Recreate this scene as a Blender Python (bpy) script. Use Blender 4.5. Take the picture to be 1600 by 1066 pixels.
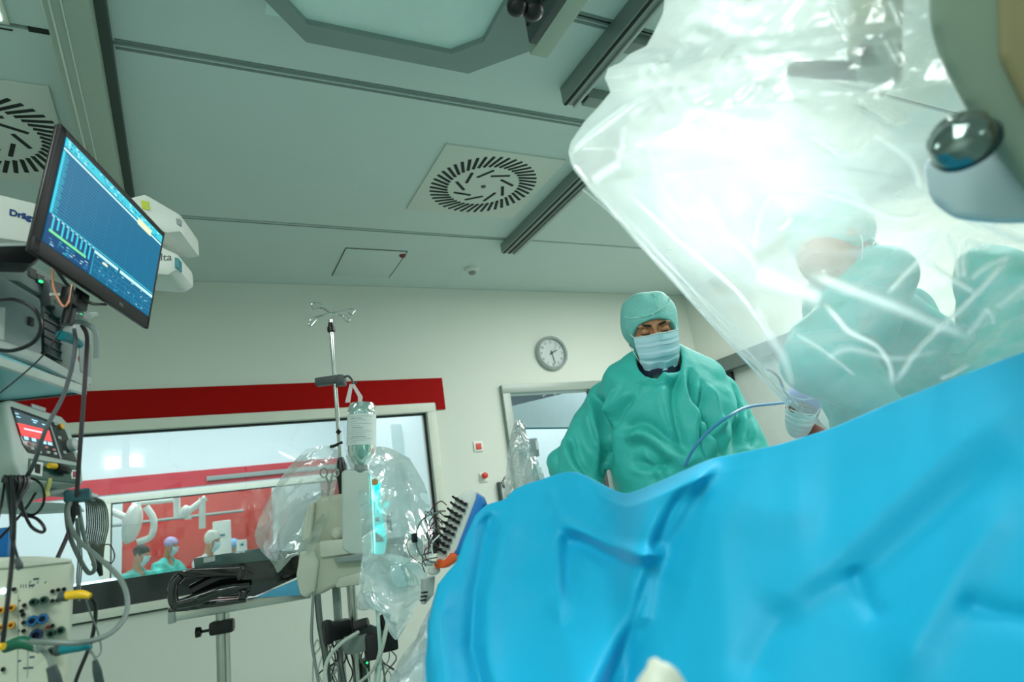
import bpy, bmesh, math, random
import numpy as np
from mathutils import Vector, Matrix, noise
random.seed(7); rng = np.random.default_rng(7)
C = bpy.context.scene.collection
for o in list(bpy.data.objects): bpy.data.objects.remove(o)

# ------------------------------------------------------------------ camera, world, exposure
FPX = 1006.0; CAMZ = 1.05
RW = ((0.89169, -0.42986, -0.14185), (0.00925, -0.29600, 0.95514), (0.45256, 0.85300, 0.25997))
Rr, Ru, Rf = (Vector(v).normalized() for v in RW)
CAM = Vector((0, 0, CAMZ))
cam = bpy.data.cameras.new('camera'); camo = bpy.data.objects.new('camera', cam); C.objects.link(camo)
cam.sensor_width = 36; cam.lens = FPX * 36 / 1600; cam.clip_start = .02
cam.dof.use_dof = True; cam.dof.focus_distance = 2.3; cam.dof.aperture_fstop = 3.5
camo.matrix_world = Matrix(((Rr.x, Ru.x, -Rf.x, 0), (Rr.y, Ru.y, -Rf.y, 0), (Rr.z, Ru.z, -Rf.z, CAMZ), (0, 0, 0, 1)))
S = bpy.context.scene; S.camera = camo
S.view_settings.view_transform = 'Standard'; S.view_settings.look = 'None'
S.view_settings.gamma = 1; S.view_settings.use_curve_mapping = False
S.view_settings.exposure = 0.72
w = bpy.data.worlds.new('world'); S.world = w; w.use_nodes = True
w.node_tree.nodes['Background'].inputs[0].default_value = (.75, .95, .95, 1)
w.node_tree.nodes['Background'].inputs[1].default_value = 0.3

def area(name, loc, target, sx, sy, power, col):
    l = bpy.data.lights.new(name, 'AREA'); l.shape = 'RECTANGLE'; l.size = sx; l.size_y = sy
    l.energy = power; l.color = col
    o = bpy.data.objects.new(name, l); C.objects.link(o); o.location = loc
    o.rotation_euler = (Vector(target) - Vector(loc)).to_track_quat('-Z', 'Y').to_euler(); return o
GW = (.92, 1.0, .97)
area('fill_light_rear', (-1.0, -.25, 2.95), (-1.0, -.249, 0.0), 1.8, .8, 46, GW)  # added soft fill over and behind the lens, not a room lamp
area('fill_light_side', (3.3, .9, 2.95), (3.3, .901, 0), 1.6, 1.4, 36, (.96, 1, .97))  # added unseen fill for the right side of the room
area('fill_light_front', (3.3, 2.9, 2.95), (3.3, 2.901, 0), 1.6, 1.0, 44, (1, .98, .95))  # added fill that brightens the back wall near the doorway
area('corridor_light', (-.5, 7.3, 3.25), (-.5, 7.6, 0), 5.5, 3.0, 92, (.97, .985, 1))
area('far_theatre_light', (-.3, 11.6, 3.2), (-.3, 11.9, 0), 4, 2, 62, (.92, 1, 1))
area('side_corridor_light', (4.3, 6.0, 2.9), (4.3, 6.2, 0), 3.5, 1.2, 30, (.9, .98, 1))

# ------------------------------------------------------------------ helpers
def ray(px, py): return Rr * ((px - 800) / FPX) + Ru * ((533 - py) / FPX) + Rf
def at(px, py, d): return CAM + ray(px, py) * d                       # a point d metres in front of the lens
def aty(px, py, Y): r = ray(px, py); return CAM + r * (Y / r.y)
def atz(px, py, Z): r = ray(px, py); return CAM + r * ((Z - CAMZ) / r.z)
def atx(px, py, X): r = ray(px, py); return CAM + r * (X / r.x)

def lin(c):
    c = [v / 255 for v in c]
    return tuple(v / 12.92 if v <= .04045 else ((v + .055) / 1.055) ** 2.4 for v in c) + (1,)
MATS = {}
def mat(name, rgb, rough=.5, metal=0., var=.06, scale=12, bump=.0, bscale=60, emit=0, coat=0, spec=.5, trans=0, sss=0):
    if name in MATS: return MATS[name]
    m = bpy.data.materials.new(name); m.use_nodes = True; MATS[name] = m
    nt = m.node_tree; b = nt.nodes['Principled BSDF']; L = nt.links
    c = lin(rgb)
    tc = nt.nodes.new('ShaderNodeTexCoord')
    n = nt.nodes.new('ShaderNodeTexNoise'); n.inputs['Scale'].default_value = scale; n.inputs['Detail'].default_value = 4
    L.new(tc.outputs['Object'], n.inputs['Vector'])
    mx = nt.nodes.new('ShaderNodeMix'); mx.data_type = 'RGBA'
    mx.inputs[6].default_value = tuple(v * (1 - var) for v in c[:3]) + (1,)
    mx.inputs[7].default_value = tuple(min(1, v * (1 + var)) for v in c[:3]) + (1,)
    L.new(n.outputs['Fac'], mx.inputs[0]); L.new(mx.outputs[2], b.inputs['Base Color'])
    b.inputs['Roughness'].default_value = rough; b.inputs['Metallic'].default_value = metal
    b.inputs['Coat Weight'].default_value = coat; b.inputs['Specular IOR Level'].default_value = spec
    b.inputs['Transmission Weight'].default_value = trans
    if sss: b.inputs['Subsurface Weight'].default_value = sss; b.inputs['Subsurface Scale'].default_value = .01
    if emit:
        L.new(mx.outputs[2], b.inputs['Emission Color']); b.inputs['Emission Strength'].default_value = emit
    if bump:
        n2 = nt.nodes.new('ShaderNodeTexNoise'); n2.inputs['Scale'].default_value = bscale; n2.inputs['Detail'].default_value = 5
        L.new(tc.outputs['Object'], n2.inputs['Vector'])
        bp = nt.nodes.new('ShaderNodeBump'); bp.inputs['Strength'].default_value = bump; bp.inputs['Distance'].default_value = .01
        L.new(n2.outputs['Fac'], bp.inputs['Height']); L.new(bp.outputs[0], b.inputs['Normal'])
    return m

def film(name, tint, clear, haze, gloss_rough=.12, bump=.4, bscale=14, streak=.0):
    """thin clear plastic film: part see-through, part milky scatter, part shine"""
    m = bpy.data.materials.new(name); m.use_nodes = True; nt = m.node_tree; L = nt.links
    nt.nodes.clear(); out = nt.nodes.new('ShaderNodeOutputMaterial')
    tc = nt.nodes.new('ShaderNodeTexCoord')
    v1 = nt.nodes.new('ShaderNodeTexNoise'); v1.inputs['Scale'].default_value = bscale; v1.inputs['Detail'].default_value = 3
    v1.inputs['Distortion'].default_value = 1.2
    L.new(tc.outputs['Object'], v1.inputs['Vector'])
    vo = nt.nodes.new('ShaderNodeTexVoronoi'); vo.feature = 'DISTANCE_TO_EDGE'; vo.inputs['Scale'].default_value = bscale * .45
    L.new(v1.outputs['Color'], vo.inputs['Vector'])
    add = nt.nodes.new('ShaderNodeVectorMath'); add.operation = 'MULTIPLY_ADD'
    add.inputs[1].default_value = (.08, .08, .08); L.new(v1.outputs['Color'], add.inputs[0]); L.new(tc.outputs['Object'], add.inputs[2])
    L.new(add.outputs[0], vo.inputs['Vector'])
    ss = nt.nodes.new('ShaderNodeMapRange'); ss.inputs[1].default_value = 0; ss.inputs[2].default_value = .09
    ss.inputs[3].default_value = 1; ss.inputs[4].default_value = 0; L.new(vo.outputs['Distance'], ss.inputs[0])
    bp = nt.nodes.new('ShaderNodeBump'); bp.inputs['Strength'].default_value = bump; bp.inputs['Distance'].default_value = .01
    sm = nt.nodes.new('ShaderNodeMath'); sm.operation = 'MULTIPLY_ADD'; sm.inputs[1].default_value = .5
    L.new(ss.outputs[0], sm.inputs[0]); L.new(v1.outputs['Fac'], sm.inputs[2]); L.new(sm.outputs[0], bp.inputs['Height'])
    tr = nt.nodes.new('ShaderNodeBsdfTransparent'); tr.inputs[0].default_value = (.97, 1, .99, 1)
    df = nt.nodes.new('ShaderNodeBsdfDiffuse'); df.inputs[0].default_value = tint; L.new(bp.outputs[0], df.inputs['Normal'])
    tl = nt.nodes.new('ShaderNodeBsdfTranslucent'); tl.inputs[0].default_value = tint; L.new(bp.outputs[0], tl.inputs['Normal'])
    gl = nt.nodes.new('ShaderNodeBsdfGlossy'); gl.inputs['Roughness'].default_value = gloss_rough; L.new(bp.outputs[0], gl.inputs['Normal'])
    m1 = nt.nodes.new('ShaderNodeMixShader'); m1.inputs[0].default_value = .6
    L.new(df.outputs[0], m1.inputs[1]); L.new(tl.outputs[0], m1.inputs[2])
    # haze amount: base + creases and any painted glow + glancing
    lw = nt.nodes.new('ShaderNodeLayerWeight'); lw.inputs[0].default_value = .35; L.new(bp.outputs[0], lw.inputs['Normal'])
    h1 = nt.nodes.new('ShaderNodeMath'); h1.operation = 'MULTIPLY_ADD'; h1.inputs[1].default_value = .30; h1.inputs[2].default_value = haze
    L.new(lw.outputs['Facing'], h1.inputs[0])
    h2 = nt.nodes.new('ShaderNodeMath'); h2.operation = 'MULTIPLY_ADD'; h2.inputs[1].default_value = streak
    L.new(ss.outputs[0], h2.inputs[0]); L.new(h1.outputs[0], h2.inputs[2]); h2.use_clamp = True
    at_ = nt.nodes.new('ShaderNodeAttribute'); at_.attribute_name = 'crease_glow'
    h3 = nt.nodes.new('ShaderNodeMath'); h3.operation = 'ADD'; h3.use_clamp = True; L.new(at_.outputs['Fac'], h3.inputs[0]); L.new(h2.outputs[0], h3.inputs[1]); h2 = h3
    m2 = nt.nodes.new('ShaderNodeMixShader'); L.new(h2.outputs[0], m2.inputs[0])
    L.new(tr.outputs[0], m2.inputs[1]); L.new(m1.outputs[0], m2.inputs[2])
    g0 = nt.nodes.new('ShaderNodeMath'); g0.operation = 'MULTIPLY_ADD'; g0.inputs[1].default_value = .35; g0.inputs[2].default_value = clear
    L.new(lw.outputs['Fresnel'], g0.inputs[0])
    m3 = nt.nodes.new('ShaderNodeMixShader'); L.new(g0.outputs[0], m3.inputs[0])
    L.new(m2.outputs[0], m3.inputs[1]); L.new(gl.outputs[0], m3.inputs[2])
    L.new(m3.outputs[0], out.inputs[0]); MATS[name] = m; return m

def glass(name, tint=(.97, 1, .99, 1), refl=.06):
    m = bpy.data.materials.new(name); m.use_nodes = True; nt = m.node_tree; L = nt.links
    nt.nodes.clear(); out = nt.nodes.new('ShaderNodeOutputMaterial')
    tr = nt.nodes.new('ShaderNodeBsdfTransparent'); tr.inputs[0].default_value = tint
    gl = nt.nodes.new('ShaderNodeBsdfGlossy'); gl.inputs['Roughness'].default_value = .015
    lw = nt.nodes.new('ShaderNodeFresnel'); lw.inputs[0].default_value = 1.5
    n = nt.nodes.new('ShaderNodeTexNoise'); n.inputs['Scale'].default_value = 2
    a = nt.nodes.new('ShaderNodeMath'); a.operation = 'MULTIPLY_ADD'; a.inputs[1].default_value = 1.0; a.inputs[2].default_value = refl * .3
    L.new(lw.outputs[0], a.inputs[0])
    mx = nt.nodes.new('ShaderNodeMixShader'); L.new(a.outputs[0], mx.inputs[0]); L.new(tr.outputs[0], mx.inputs[1]); L.new(gl.outputs[0], mx.inputs[2])
    L.new(mx.outputs[0], out.inputs[0]); MATS[name] = m; return m

def catmull(P, n=6):
    P = [Vector(p) for p in P]
    if len(P) < 3: return P
    Q = [P[0] * 2 - P[1]] + P + [P[-1] * 2 - P[-2]]; out = []
    for i in range(1, len(Q) - 2):
        for k in range(n):
            t = k / n; a, b, c, d = Q[i - 1], Q[i], Q[i + 1], Q[i + 2]
            out.append(.5 * ((2 * b) + (c - a) * t + (2 * a - 5 * b + 4 * c - d) * t * t + (3 * b - a - 3 * c + d) * t ** 3))
    out.append(P[-1]); return out

class MB:
    def __init__(s): s.v = []; s.f = []; s.mi = []; s.cur = 0
    def add(s, v, f):
        k = len(s.v); s.v += [tuple(p) for p in v]; s.f += [[i + k for i in q] for q in f]; s.mi += [s.cur] * len(f); return s
    def m(s, i): s.cur = i; return s
    def _bm(s, bm, M=None):
        if M is not None: bmesh.ops.transform(bm, matrix=M, verts=bm.verts)
        bm.verts.index_update(); s.add([v.co.copy() for v in bm.verts], [[v.index for v in f.verts] for f in bm.faces]); bm.free(); return s
    def box(s, c, d, bev=0, rot=None, seg=2):
        bm = bmesh.new(); bmesh.ops.create_cube(bm, size=1)
        bmesh.ops.scale(bm, vec=d, verts=bm.verts)
        if bev: bmesh.ops.bevel(bm, geom=bm.edges[:], offset=min(bev, min(d) * .49), segments=seg, profile=.6, affect='EDGES')
        M = Matrix.Translation(c)
        if rot is not None: M = M @ rot
        return s._bm(bm, M)
    def cyl(s, p0, p1, r0, r1=None, n=20):
        return s.tube([p0, p1], [r0, r0 if r1 is None else r1], n, 0)
    def tube(s, P, r, n=8, sm=6):
        P = catmull(P, sm) if sm else [Vector(p) for p in P]
        m = len(P)
        R = [r] * m if not isinstance(r, (list, tuple)) else [r[min(len(r) - 1, int(i / (m - 1) * (len(r) - 1)))] + (r[min(len(r) - 1, int(i / (m - 1) * (len(r) - 1)) + 1)] - r[min(len(r) - 1, int(i / (m - 1) * (len(r) - 1)))]) * ((i / (m - 1) * (len(r) - 1)) % 1) for i in range(m)]
        v = []; f = []; T = (P[1] - P[0]).normalized(); u = T.orthogonal().normalized()
        for i in range(m):
            t = (P[min(i + 1, m - 1)] - P[max(i - 1, 0)]); t = t.normalized() if t.length > 1e-9 else T
            u = (u - t * u.dot(t)); u = u.normalized() if u.length > 1e-6 else t.orthogonal().normalized(); b = t.cross(u)
            for k in range(n):
                a = 2 * math.pi * k / n; v.append(P[i] + (u * math.cos(a) + b * math.sin(a)) * R[i])
        for i in range(m - 1):
            for k in range(n): f.append([i * n + k, i * n + (k + 1) % n, (i + 1) * n + (k + 1) % n, (i + 1) * n + k])
        f.append(list(range(n))[::-1]); f.append([(m - 1) * n + k for k in range(n)])
        return s.add(v, f)
    def lathe(s, prof, o=(0, 0, 0), ax=(0, 0, 1), n=28):
        q = Vector((0, 0, 1)).rotation_difference(Vector(ax)); v = []; f = []; m = len(prof)
        for (r, z) in prof:
            for k in range(n):
                a = 2 * math.pi * k / n; v.append(Vector(o) + q @ Vector((r * math.cos(a), r * math.sin(a), z)))
        for i in range(m - 1):
            for k in range(n): f.append([i * n + k, i * n + (k + 1) % n, (i + 1) * n + (k + 1) % n, (i + 1) * n + k])
        if prof[0][0] > 1e-3: f.append(list(range(n))[::-1])
        if prof[-1][0] > 1e-3: f.append([(m - 1) * n + k for k in range(n)])
        return s.add(v, f)
    def prism(s, poly, y0, y1, bev=0, seg=2):                     # polygon in local x,z extruded along y
        bm = bmesh.new(); vs = [bm.verts.new((x, y0, z)) for x, z in poly]; f = bm.faces.new(vs)
        r = bmesh.ops.extrude_face_region(bm, geom=[f]); bmesh.ops.translate(bm, vec=(0, y1 - y0, 0), verts=[g for g in r['geom'] if isinstance(g, bmesh.types.BMVert)])
        bmesh.ops.recalc_face_normals(bm, faces=bm.faces)
        if bev: bmesh.ops.bevel(bm, geom=bm.edges[:], offset=bev, segments=seg, profile=.6, affect='EDGES')
        return s._bm(bm)
    def grid(s, fn, nu, nv, close=False):
        v = [fn(i / (nu - 1), j / (nv - 1)) for j in range(nv) for i in range(nu)]; f = []
        for j in range(nv - 1):
            for i in range(nu - 1): f.append([j * nu + i, j * nu + i + 1, (j + 1) * nu + i + 1, (j + 1) * nu + i])
        return s.add(v, f)
    def ell(s, c, r, rot=None, n=20, m=12):
        v = []; f = []; M = rot.to_3x3() if rot is not None else Matrix.Identity(3)
        for j in range(m + 1):
            t = math.pi * j / m
            for k in range(n):
                a = 2 * math.pi * k / n; v.append(Vector(c) + M @ Vector((r[0] * math.sin(t) * math.cos(a), r[1] * math.sin(t) * math.sin(a), r[2] * math.cos(t))))
        for j in range(m):
            for k in range(n): f.append([j * n + k, (j + 1) * n + k, (j + 1) * n + (k + 1) % n, j * n + (k + 1) % n])
        return s.add(v, f)
    def build(s, name, mats, parent=None, smooth=35, label=None, recenter=True, loc=None):
        me = bpy.data.meshes.new(name); v = s.v; off = Vector((0, 0, 0))
        if parent is None and recenter:
            a = np.array(v); off = Vector(((a[:, 0].min() + a[:, 0].max()) / 2, (a[:, 1].min() + a[:, 1].max()) / 2, a[:, 2].min()))
            v = [tuple(Vector(p) - off) for p in v]
        me.from_pydata(v, [], s.f)
        mats = mats if isinstance(mats, (list, tuple)) else [mats]
        for mm in mats: me.materials.append(mm)
        if len(mats) > 1: me.polygons.foreach_set('material_index', s.mi)
        me.validate()
        if smooth:
            me.polygons.foreach_set('use_smooth', [True] * len(me.polygons))
            if smooth < 180: me.set_sharp_from_angle(angle=math.radians(smooth))
        o = bpy.data.objects.new(name, me); C.objects.link(o); o.location = off
        if parent is not None: o.parent = parent; o.location = (0, 0, 0)
        if label: o['label'] = label
        return o

def tag(o, label=None, cat=None, group=None, kind=None):
    if label: o['label'] = label
    if cat: o['category'] = cat
    if group: o['group'] = group
    if kind: o['kind'] = kind
    return o
def struct(o): o['kind'] = 'structure'; return o

class Fr:                                                          # a local frame: x right as seen from the front, y into the thing, z up
    def __init__(s, o, n, up=(0, 0, 1)):
        n = Vector(n).normalized(); z = Vector(up); z = (z - n * z.dot(n)).normalized(); y = -n; x = y.cross(z)
        s.o = Vector(o); s.x, s.y, s.z = x, y, z
        s.M = Matrix(((x.x, y.x, z.x, s.o.x), (x.y, y.y, z.y, s.o.y), (x.z, y.z, z.z, s.o.z), (0, 0, 0, 1))); s.I = s.M.inverted()
    def hit(s, px, py, y=0.):                                      # where the line of sight meets the plane local y
        r = ray(px, py); o = s.o + s.y * y; t = (o - CAM).dot(s.y) / r.dot(s.y); p = s.I @ (CAM + r * t); return (p.x, p.z)
    def loc(s, px, py, d): return s.I @ at(px, py, d)
    def poly(s, L, y=0.): return [s.hit(a, b, y) for a, b in L]
def thing(name, fr, label, cat, group=None):
    o = bpy.data.objects.new(name, None); o.empty_display_size = .05; C.objects.link(o)
    o.matrix_world = fr.M if isinstance(fr, Fr) else Matrix.Translation(fr)
    return tag(o, label, cat, group)
def copy_tree(o, parent=None):
    c = o.copy(); C.objects.link(c); c.parent = parent
    for ch in list(o.children): copy_tree(ch, c)
    return c
def text(body, size, M, mt, parent, name='lettering', extrude=.0004, align='LEFT', bold=0):
    cu = bpy.data.curves.new('t', 'FONT'); cu.body = body; cu.size = size; cu.extrude = extrude; cu.align_x = align; cu.offset = bold
    t = bpy.data.objects.new('t', cu); me = bpy.data.meshes.new_from_object(t); bpy.data.objects.remove(t)
    me.transform(M); me.materials.clear(); me.materials.append(mt); me.name = name
    o = bpy.data.objects.new(name, me); C.objects.link(o); o.parent = parent; return o
TX = Matrix.Rotation(math.pi / 2, 4, 'X')                          # text upright on a front face
def tm(x, z, y=-.0008, rz=0): return Matrix.Translation((x, y, z)) @ TX @ Matrix.Rotation(rz, 4, 'Z')

# smooth solids from distance fields (surface nets)
def sdf_mesh(fn, xs, ys, zs):
    X, Y, Z = np.meshgrid(xs, ys, zs, indexing='ij'); P = np.stack([X, Y, Z], -1); V = fn(P).astype(np.float64)
    Sg = V < 0; nx, ny, nz = V.shape
    acc = np.zeros((nx - 1, ny - 1, nz - 1, 3)); cnt = np.zeros((nx - 1, ny - 1, nz - 1))
    def sl(dx, dy, dz, ex=0): return (slice(dx, nx - 1 + dx), slice(dy, ny - 1 + dy), slice(dz, nz - 1 + dz))
    cs = [(a, b, c) for a in (0, 1) for b in (0, 1) for c in (0, 1)]
    for a in cs:
        for k in range(3):
            if a[k]: continue
            b = list(a); b[k] = 1; A = sl(*a); B = sl(*b); va = V[A]; vb = V[B]; c = (va < 0) != (vb < 0)
            t = np.where(c, va / np.where(np.abs(va - vb) < 1e-12, 1, va - vb), 0)[..., None]
            acc += np.where(c[..., None], P[A] + (P[B] - P[A]) * t, 0); cnt += c
    m = cnt > 0; idx = -np.ones(m.shape, int); idx[m] = np.arange(m.sum()); verts = acc[m] / cnt[m][:, None]
    F = []
    for k in range(3):
        o = [q for q in range(3) if q != k]
        a = [slice(1, -1)] * 3; a[k] = slice(0, -1); b = [slice(1, -1)] * 3; b[k] = slice(1, None)
        s0 = Sg[tuple(a)]; s1 = Sg[tuple(b)]; w_ = np.argwhere(s0 != s1)
        if not len(w_): continue
        flip = s0[tuple(w_.T)]; base = w_.copy(); base[:, o[0]] += 1; base[:, o[1]] += 1
        q = []
        for da, db in ((0, 0), (1, 0), (1, 1), (0, 1)):
            c = base.copy(); c[:, o[0]] -= da; c[:, o[1]] -= db; q.append(idx[c[:, 0], c[:, 1], c[:, 2]])
        q = np.stack(q, 1); 
        if k == 1: flip = ~flip
        q[~flip] = q[~flip][:, ::-1]; F.append(q)
    F = np.concatenate(F); F = F[(F >= 0).all(1)]; return verts, F
def smin(a, b, k): h = np.clip(.5 + .5 * (b - a) / k, 0, 1); return b * (1 - h) + a * h - k * h * (1 - h)
def smax(a, b, k): return -smin(-a, -b, k)
def s_ell(P, c, r, R=None):
    q = P - np.array(c)
    if R is not None: q = q @ np.array(R)
    r = np.array(r); k0 = np.linalg.norm(q / r, axis=-1); k1 = np.linalg.norm(q / (r * r), axis=-1) + 1e-9; return k0 * (k0 - 1) / k1
def s_cap(P, a, b, ra, rb):
    a = np.array(a, float); b = np.array(b, float); ab = b - a; t = np.clip(((P - a) @ ab) / (ab @ ab), 0, 1)
    return np.linalg.norm(P - a - t[..., None] * ab, axis=-1) - (ra + (rb - ra) * t)
def net(name, fn, xs, ys, zs, mt, parent=None, disp=None, label=None):
    v, f = sdf_mesh(fn, xs, ys, zs)
    if disp is not None:
        me = bpy.data.meshes.new('tmp'); me.from_pydata(v.tolist(), [], f.tolist()); nn = np.zeros(len(v) * 3)
        me.vertex_normals.foreach_get('vector', nn); nn = nn.reshape(-1, 3); v = v + nn * disp(v)[:, None]; bpy.data.meshes.remove(me)
    b = MB(); b.v = [tuple(p) for p in v]; b.f = f.tolist(); b.mi = [0] * len(f)
    return b.build(name, mt, parent, smooth=180, label=label)
def crumple(P, seed, f, n=7, warp=.35):
    """sum of folded planes: straight creases like crushed film or cloth"""
    r = np.random.default_rng(seed); s = np.zeros(len(P)); P = P + warp / f * np.sin(P[:, [1, 2, 0]] * f * 1.3 + r.uniform(0, 6, 3))
    for i in range(n):
        d = r.normal(size=3); d /= np.linalg.norm(d); ff = f * r.uniform(.5, 1.8); x = P @ d * ff + r.uniform(0, 9)
        s += np.abs((x % 2) - 1) / ff * r.uniform(.5, 1)
    return s - s.mean()

# ------------------------------------------------------------------ materials
WALL = mat('wall_paint', (214, 222, 212), .75, var=.02, scale=2, bump=.03, bscale=150)
CEIL = mat('ceiling_paint', (202, 220, 216), .6, var=.03, scale=3)
CEILD = mat('joint_dark', (28, 38, 36), .8)
JOINTG = mat('joint_grey', (120, 138, 132), .7)
BEAM = mat('beam_enamel', (166, 182, 166), .45, var=.03)
STEELG = mat('rail_grey', (138, 152, 146), .4, metal=.3)
RED = mat('red_laminate', (160, 8, 5), .6, spec=.1, var=.05, scale=5)
FRAMEW = mat('white_frame', (214, 222, 208), .45)
GASK = mat('black_gasket', (14, 26, 30), .5)
DARKG = mat('dark_glass_band', (38, 46, 48), .12, coat=.3)
FRAMEG = mat('door_frame_grey', (150, 164, 156), .4, metal=.15)
FLOOR = mat('floor_vinyl', (150, 172, 166), .35, var=.08, scale=30)
WHITEP = mat('white_plastic', (226, 230, 222), .4)
OFFW = mat('offwhite_plastic', (206, 210, 194), .42, var=.03)
BEIGE = mat('beige_housing', (196, 200, 180), .4, var=.04, scale=4)
GREYP = mat('grey_plastic', (140, 152, 150), .4)
LGREY = mat('light_grey_plastic', (178, 188, 184), .38)
DGREY = mat('dark_grey_plastic', (64, 74, 74), .45)
BLACK = mat('black_plastic', (16, 18, 19), .35)
BLACKG = mat('black_gloss', (9, 10, 11), .12, coat=1)
STEEL = mat('stainless_steel', (190, 192, 186), .22, metal=1, var=.05, scale=20)
CHROME = mat('chrome', (215, 220, 218), .1, metal=1)
GLASS = glass('window_glass')
YEL = mat('yellow_plastic', (240, 190, 20), .4)
ORG = mat('orange_plastic', (238, 92, 20), .4)
TEALP = mat('teal_plastic', (0, 130, 140), .4)
GRN = mat('green_plastic', (0, 92, 66), .45)
BLUEP = mat('blue_plastic', (0, 120, 200), .35)
NAVY = mat('navy_plastic', (12, 44, 84), .4)
REDP = mat('red_plastic', (206, 52, 36), .35)
TUBEG = mat('grey_cable', (112, 126, 120), .45)
TUBEL = mat('pale_cable', (184, 196, 184), .45)
OLIVE = mat('olive_grey_cable', (96, 106, 92), .5)
INK = mat('dark_print', (60, 84, 92), .6)
PAPER = mat('label_paper', (222, 232, 228), .6)
SKIN = mat('skin', (196, 138, 100), .5, var=.08, scale=30, bump=.05, bscale=200, sss=.1)
HAIR = mat('dark_hair', (26, 18, 15), .6)
GOWN = mat('teal_gown_fabric', (64, 196, 186), .5, var=.05, scale=8, bump=.10, bscale=160, spec=.4)
CAPM = mat('teal_cap_fabric', (130, 206, 198), .6, var=.12, scale=40, bump=.25, bscale=120)
CAPS = mat('cap_seam', (176, 232, 220), .6)
MASKM = mat('face_mask_fabric', (200, 236, 246), .7, var=.03, bump=.08, bscale=300)
STRAPM = mat('mask_strap_white', (232, 240, 238), .6)

# ------------------------------------------------------------------ setting
WY = 4.83; XR = 4.64; XL = -2.6; YB = -3.0; HC = 3.0
def sb(name, boxes, m, parent=None, bev=0):
    b = MB()
    for (x0, x1, y0, y1, z0, z1) in boxes: b.box(((x0 + x1) / 2, (y0 + y1) / 2, (z0 + z1) / 2), (x1 - x0, y1 - y0, z1 - z0), bev)
    o = b.build(name, m, parent, smooth=0 if not bev else 35)
    if parent is None: struct(o)
    return o
sb('floor', [(XL - .2, 7, YB, 14, -.1, 0)], FLOOR)
# back wall around the window and the doorway
WX0, WX1, WZ0, WZ1 = -2.3, 1.70, .864, 1.933
DX0, DX1, DZ = 2.45, 3.36, 2.05
sb('wall_back', [(XL, XR + .15, WY, WY + .12, 2.052, HC), (XL, DX0, WY, WY + .12, WZ1, 2.052), (XL, WX0, WY, WY + .12, 0, WZ1), (WX1, DX0, WY, WY + .12, 0, WZ1),
                 (WX0, WX1, WY, WY + .12, 0, WZ0), (DX1, XR + .15, WY, WY + .12, 0, 2.052)], WALL)
sb('wall_right', [(XR, XR + .12, YB, 3.35, 0, HC), (XR, XR + .12, 4.72, WY, 0, HC), (XR, XR + .12, 3.35, 4.72, 2.12, HC)], WALL)
sb('wall_left', [(XL - .12, XL, YB, WY + .12, 0, HC)], WALL)
rear = sb('wall_rear', [(XL, XR, YB - .12, YB, 0, HC)], WALL)
# ceiling: dark void above and panels with open joints
ceil = sb('ceiling', [(XL - .2, XR + .2, YB - .2, WY + .15, HC + .022, HC + .1)], CEILD)
def cpanel(x0, x1, y0, y1, bev=.0): 
    b = MB().box(((x0 + x1) / 2, (y0 + y1) / 2, HC + .011), (x1 - x0, y1 - y0, .022), .003, seg=1); o = b.build('ceiling_panel', CEIL, ceil, smooth=0); o.location = -ceil.location; return o
J = [YB, -1.0, .35, 1.77, 2.425, 3.826, WY]
for i in range(len(J) - 1):
    a = J[i] + (.011 if i else 0); b_ = J[i + 1] - (.011 if i < len(J) - 2 else 0)
    if i == len(J) - 2: cpanel(-.25, XR, a, WY); cpanel(XL, -.262, a, WY)
    else: cpanel(-.25, 2.19, a, b_); cpanel(2.20, XR, a, b_); cpanel(XL, -.262, a, b_)
tr = MB()
for y in (1.77, 2.425):
    for s in (-1, 1): tr.box((.97, y + s * .022, HC - .001), (2.4, .014, .004))
tr.box((.97, 3.826 + .018, HC - .001), (2.4, .008, .004))
o = tr.build('joint_trim', JOINTG, ceil, smooth=0); o.location = -ceil.location
# enamelled beam on the left, rails on the right
def simple(name, b, m, label, cat, group=None, smooth=35):
    o = b.build(name, m, None, smooth); return tag(o, label, cat, group)
fr = Vector((-.34, 1.0, 2.9)); t = thing('ceiling_beam', fr, 'long pale green enamelled beam running along the ceiling at the left', 'beam')
MB().box((0, .9, .03), (.136, 5.8, .13), .006).build('beam_body', BEAM, t)
MB().box((-.045, .9, -.037), (.006, 5.8, .005)).box((-.012, .9, -.037), (.004, 5.8, .004)).build('rib', WALL, t)  # ribs in paler paint, also standing in for the beam's highlight lines
MB().box((.084, .9, .072), (.040, 5.8, .05)).build('beam_shade_strip', mat('beam_shade_dark', (62, 78, 72), .6), t)  # dark strip stands in for the shade on the beam's right side
def rail(x0, x1, y0, y1, z, label, slotx, steps=0):
    t = thing('ceiling_rail', Vector(((x0 + x1) / 2, y1, z)), label, 'rail', 'ceiling rails'); wd = x1 - x0; L = y1 - y0
    MB().box((0, -L / 2, (HC - z) / 2), (wd, L, HC - z), .003).build('rail_body', STEELG, t)
    b = MB()
    for s in slotx: b.box((s - (x0 + x1) / 2, -L / 2, -.001), (.014, L + .004, .006))
    b.build('slot', CEILD, t, smooth=0)
    MB().box((wd * .36, -L / 2, -.006), (wd * .2, L, .012), .003).build('lower_lip', LGREY, t)
rail(1.63, 1.705, -2.2, 2.20, 2.91, 'upper grey ceiling rail with black slot that ends beside the plastic film', (1.645,))
rail(2.10, 2.23, 1.2, 3.92, 2.93, 'grey ceiling rail ending beside the round air diffuser in mid ceiling', (2.12, 2.165))
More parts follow.
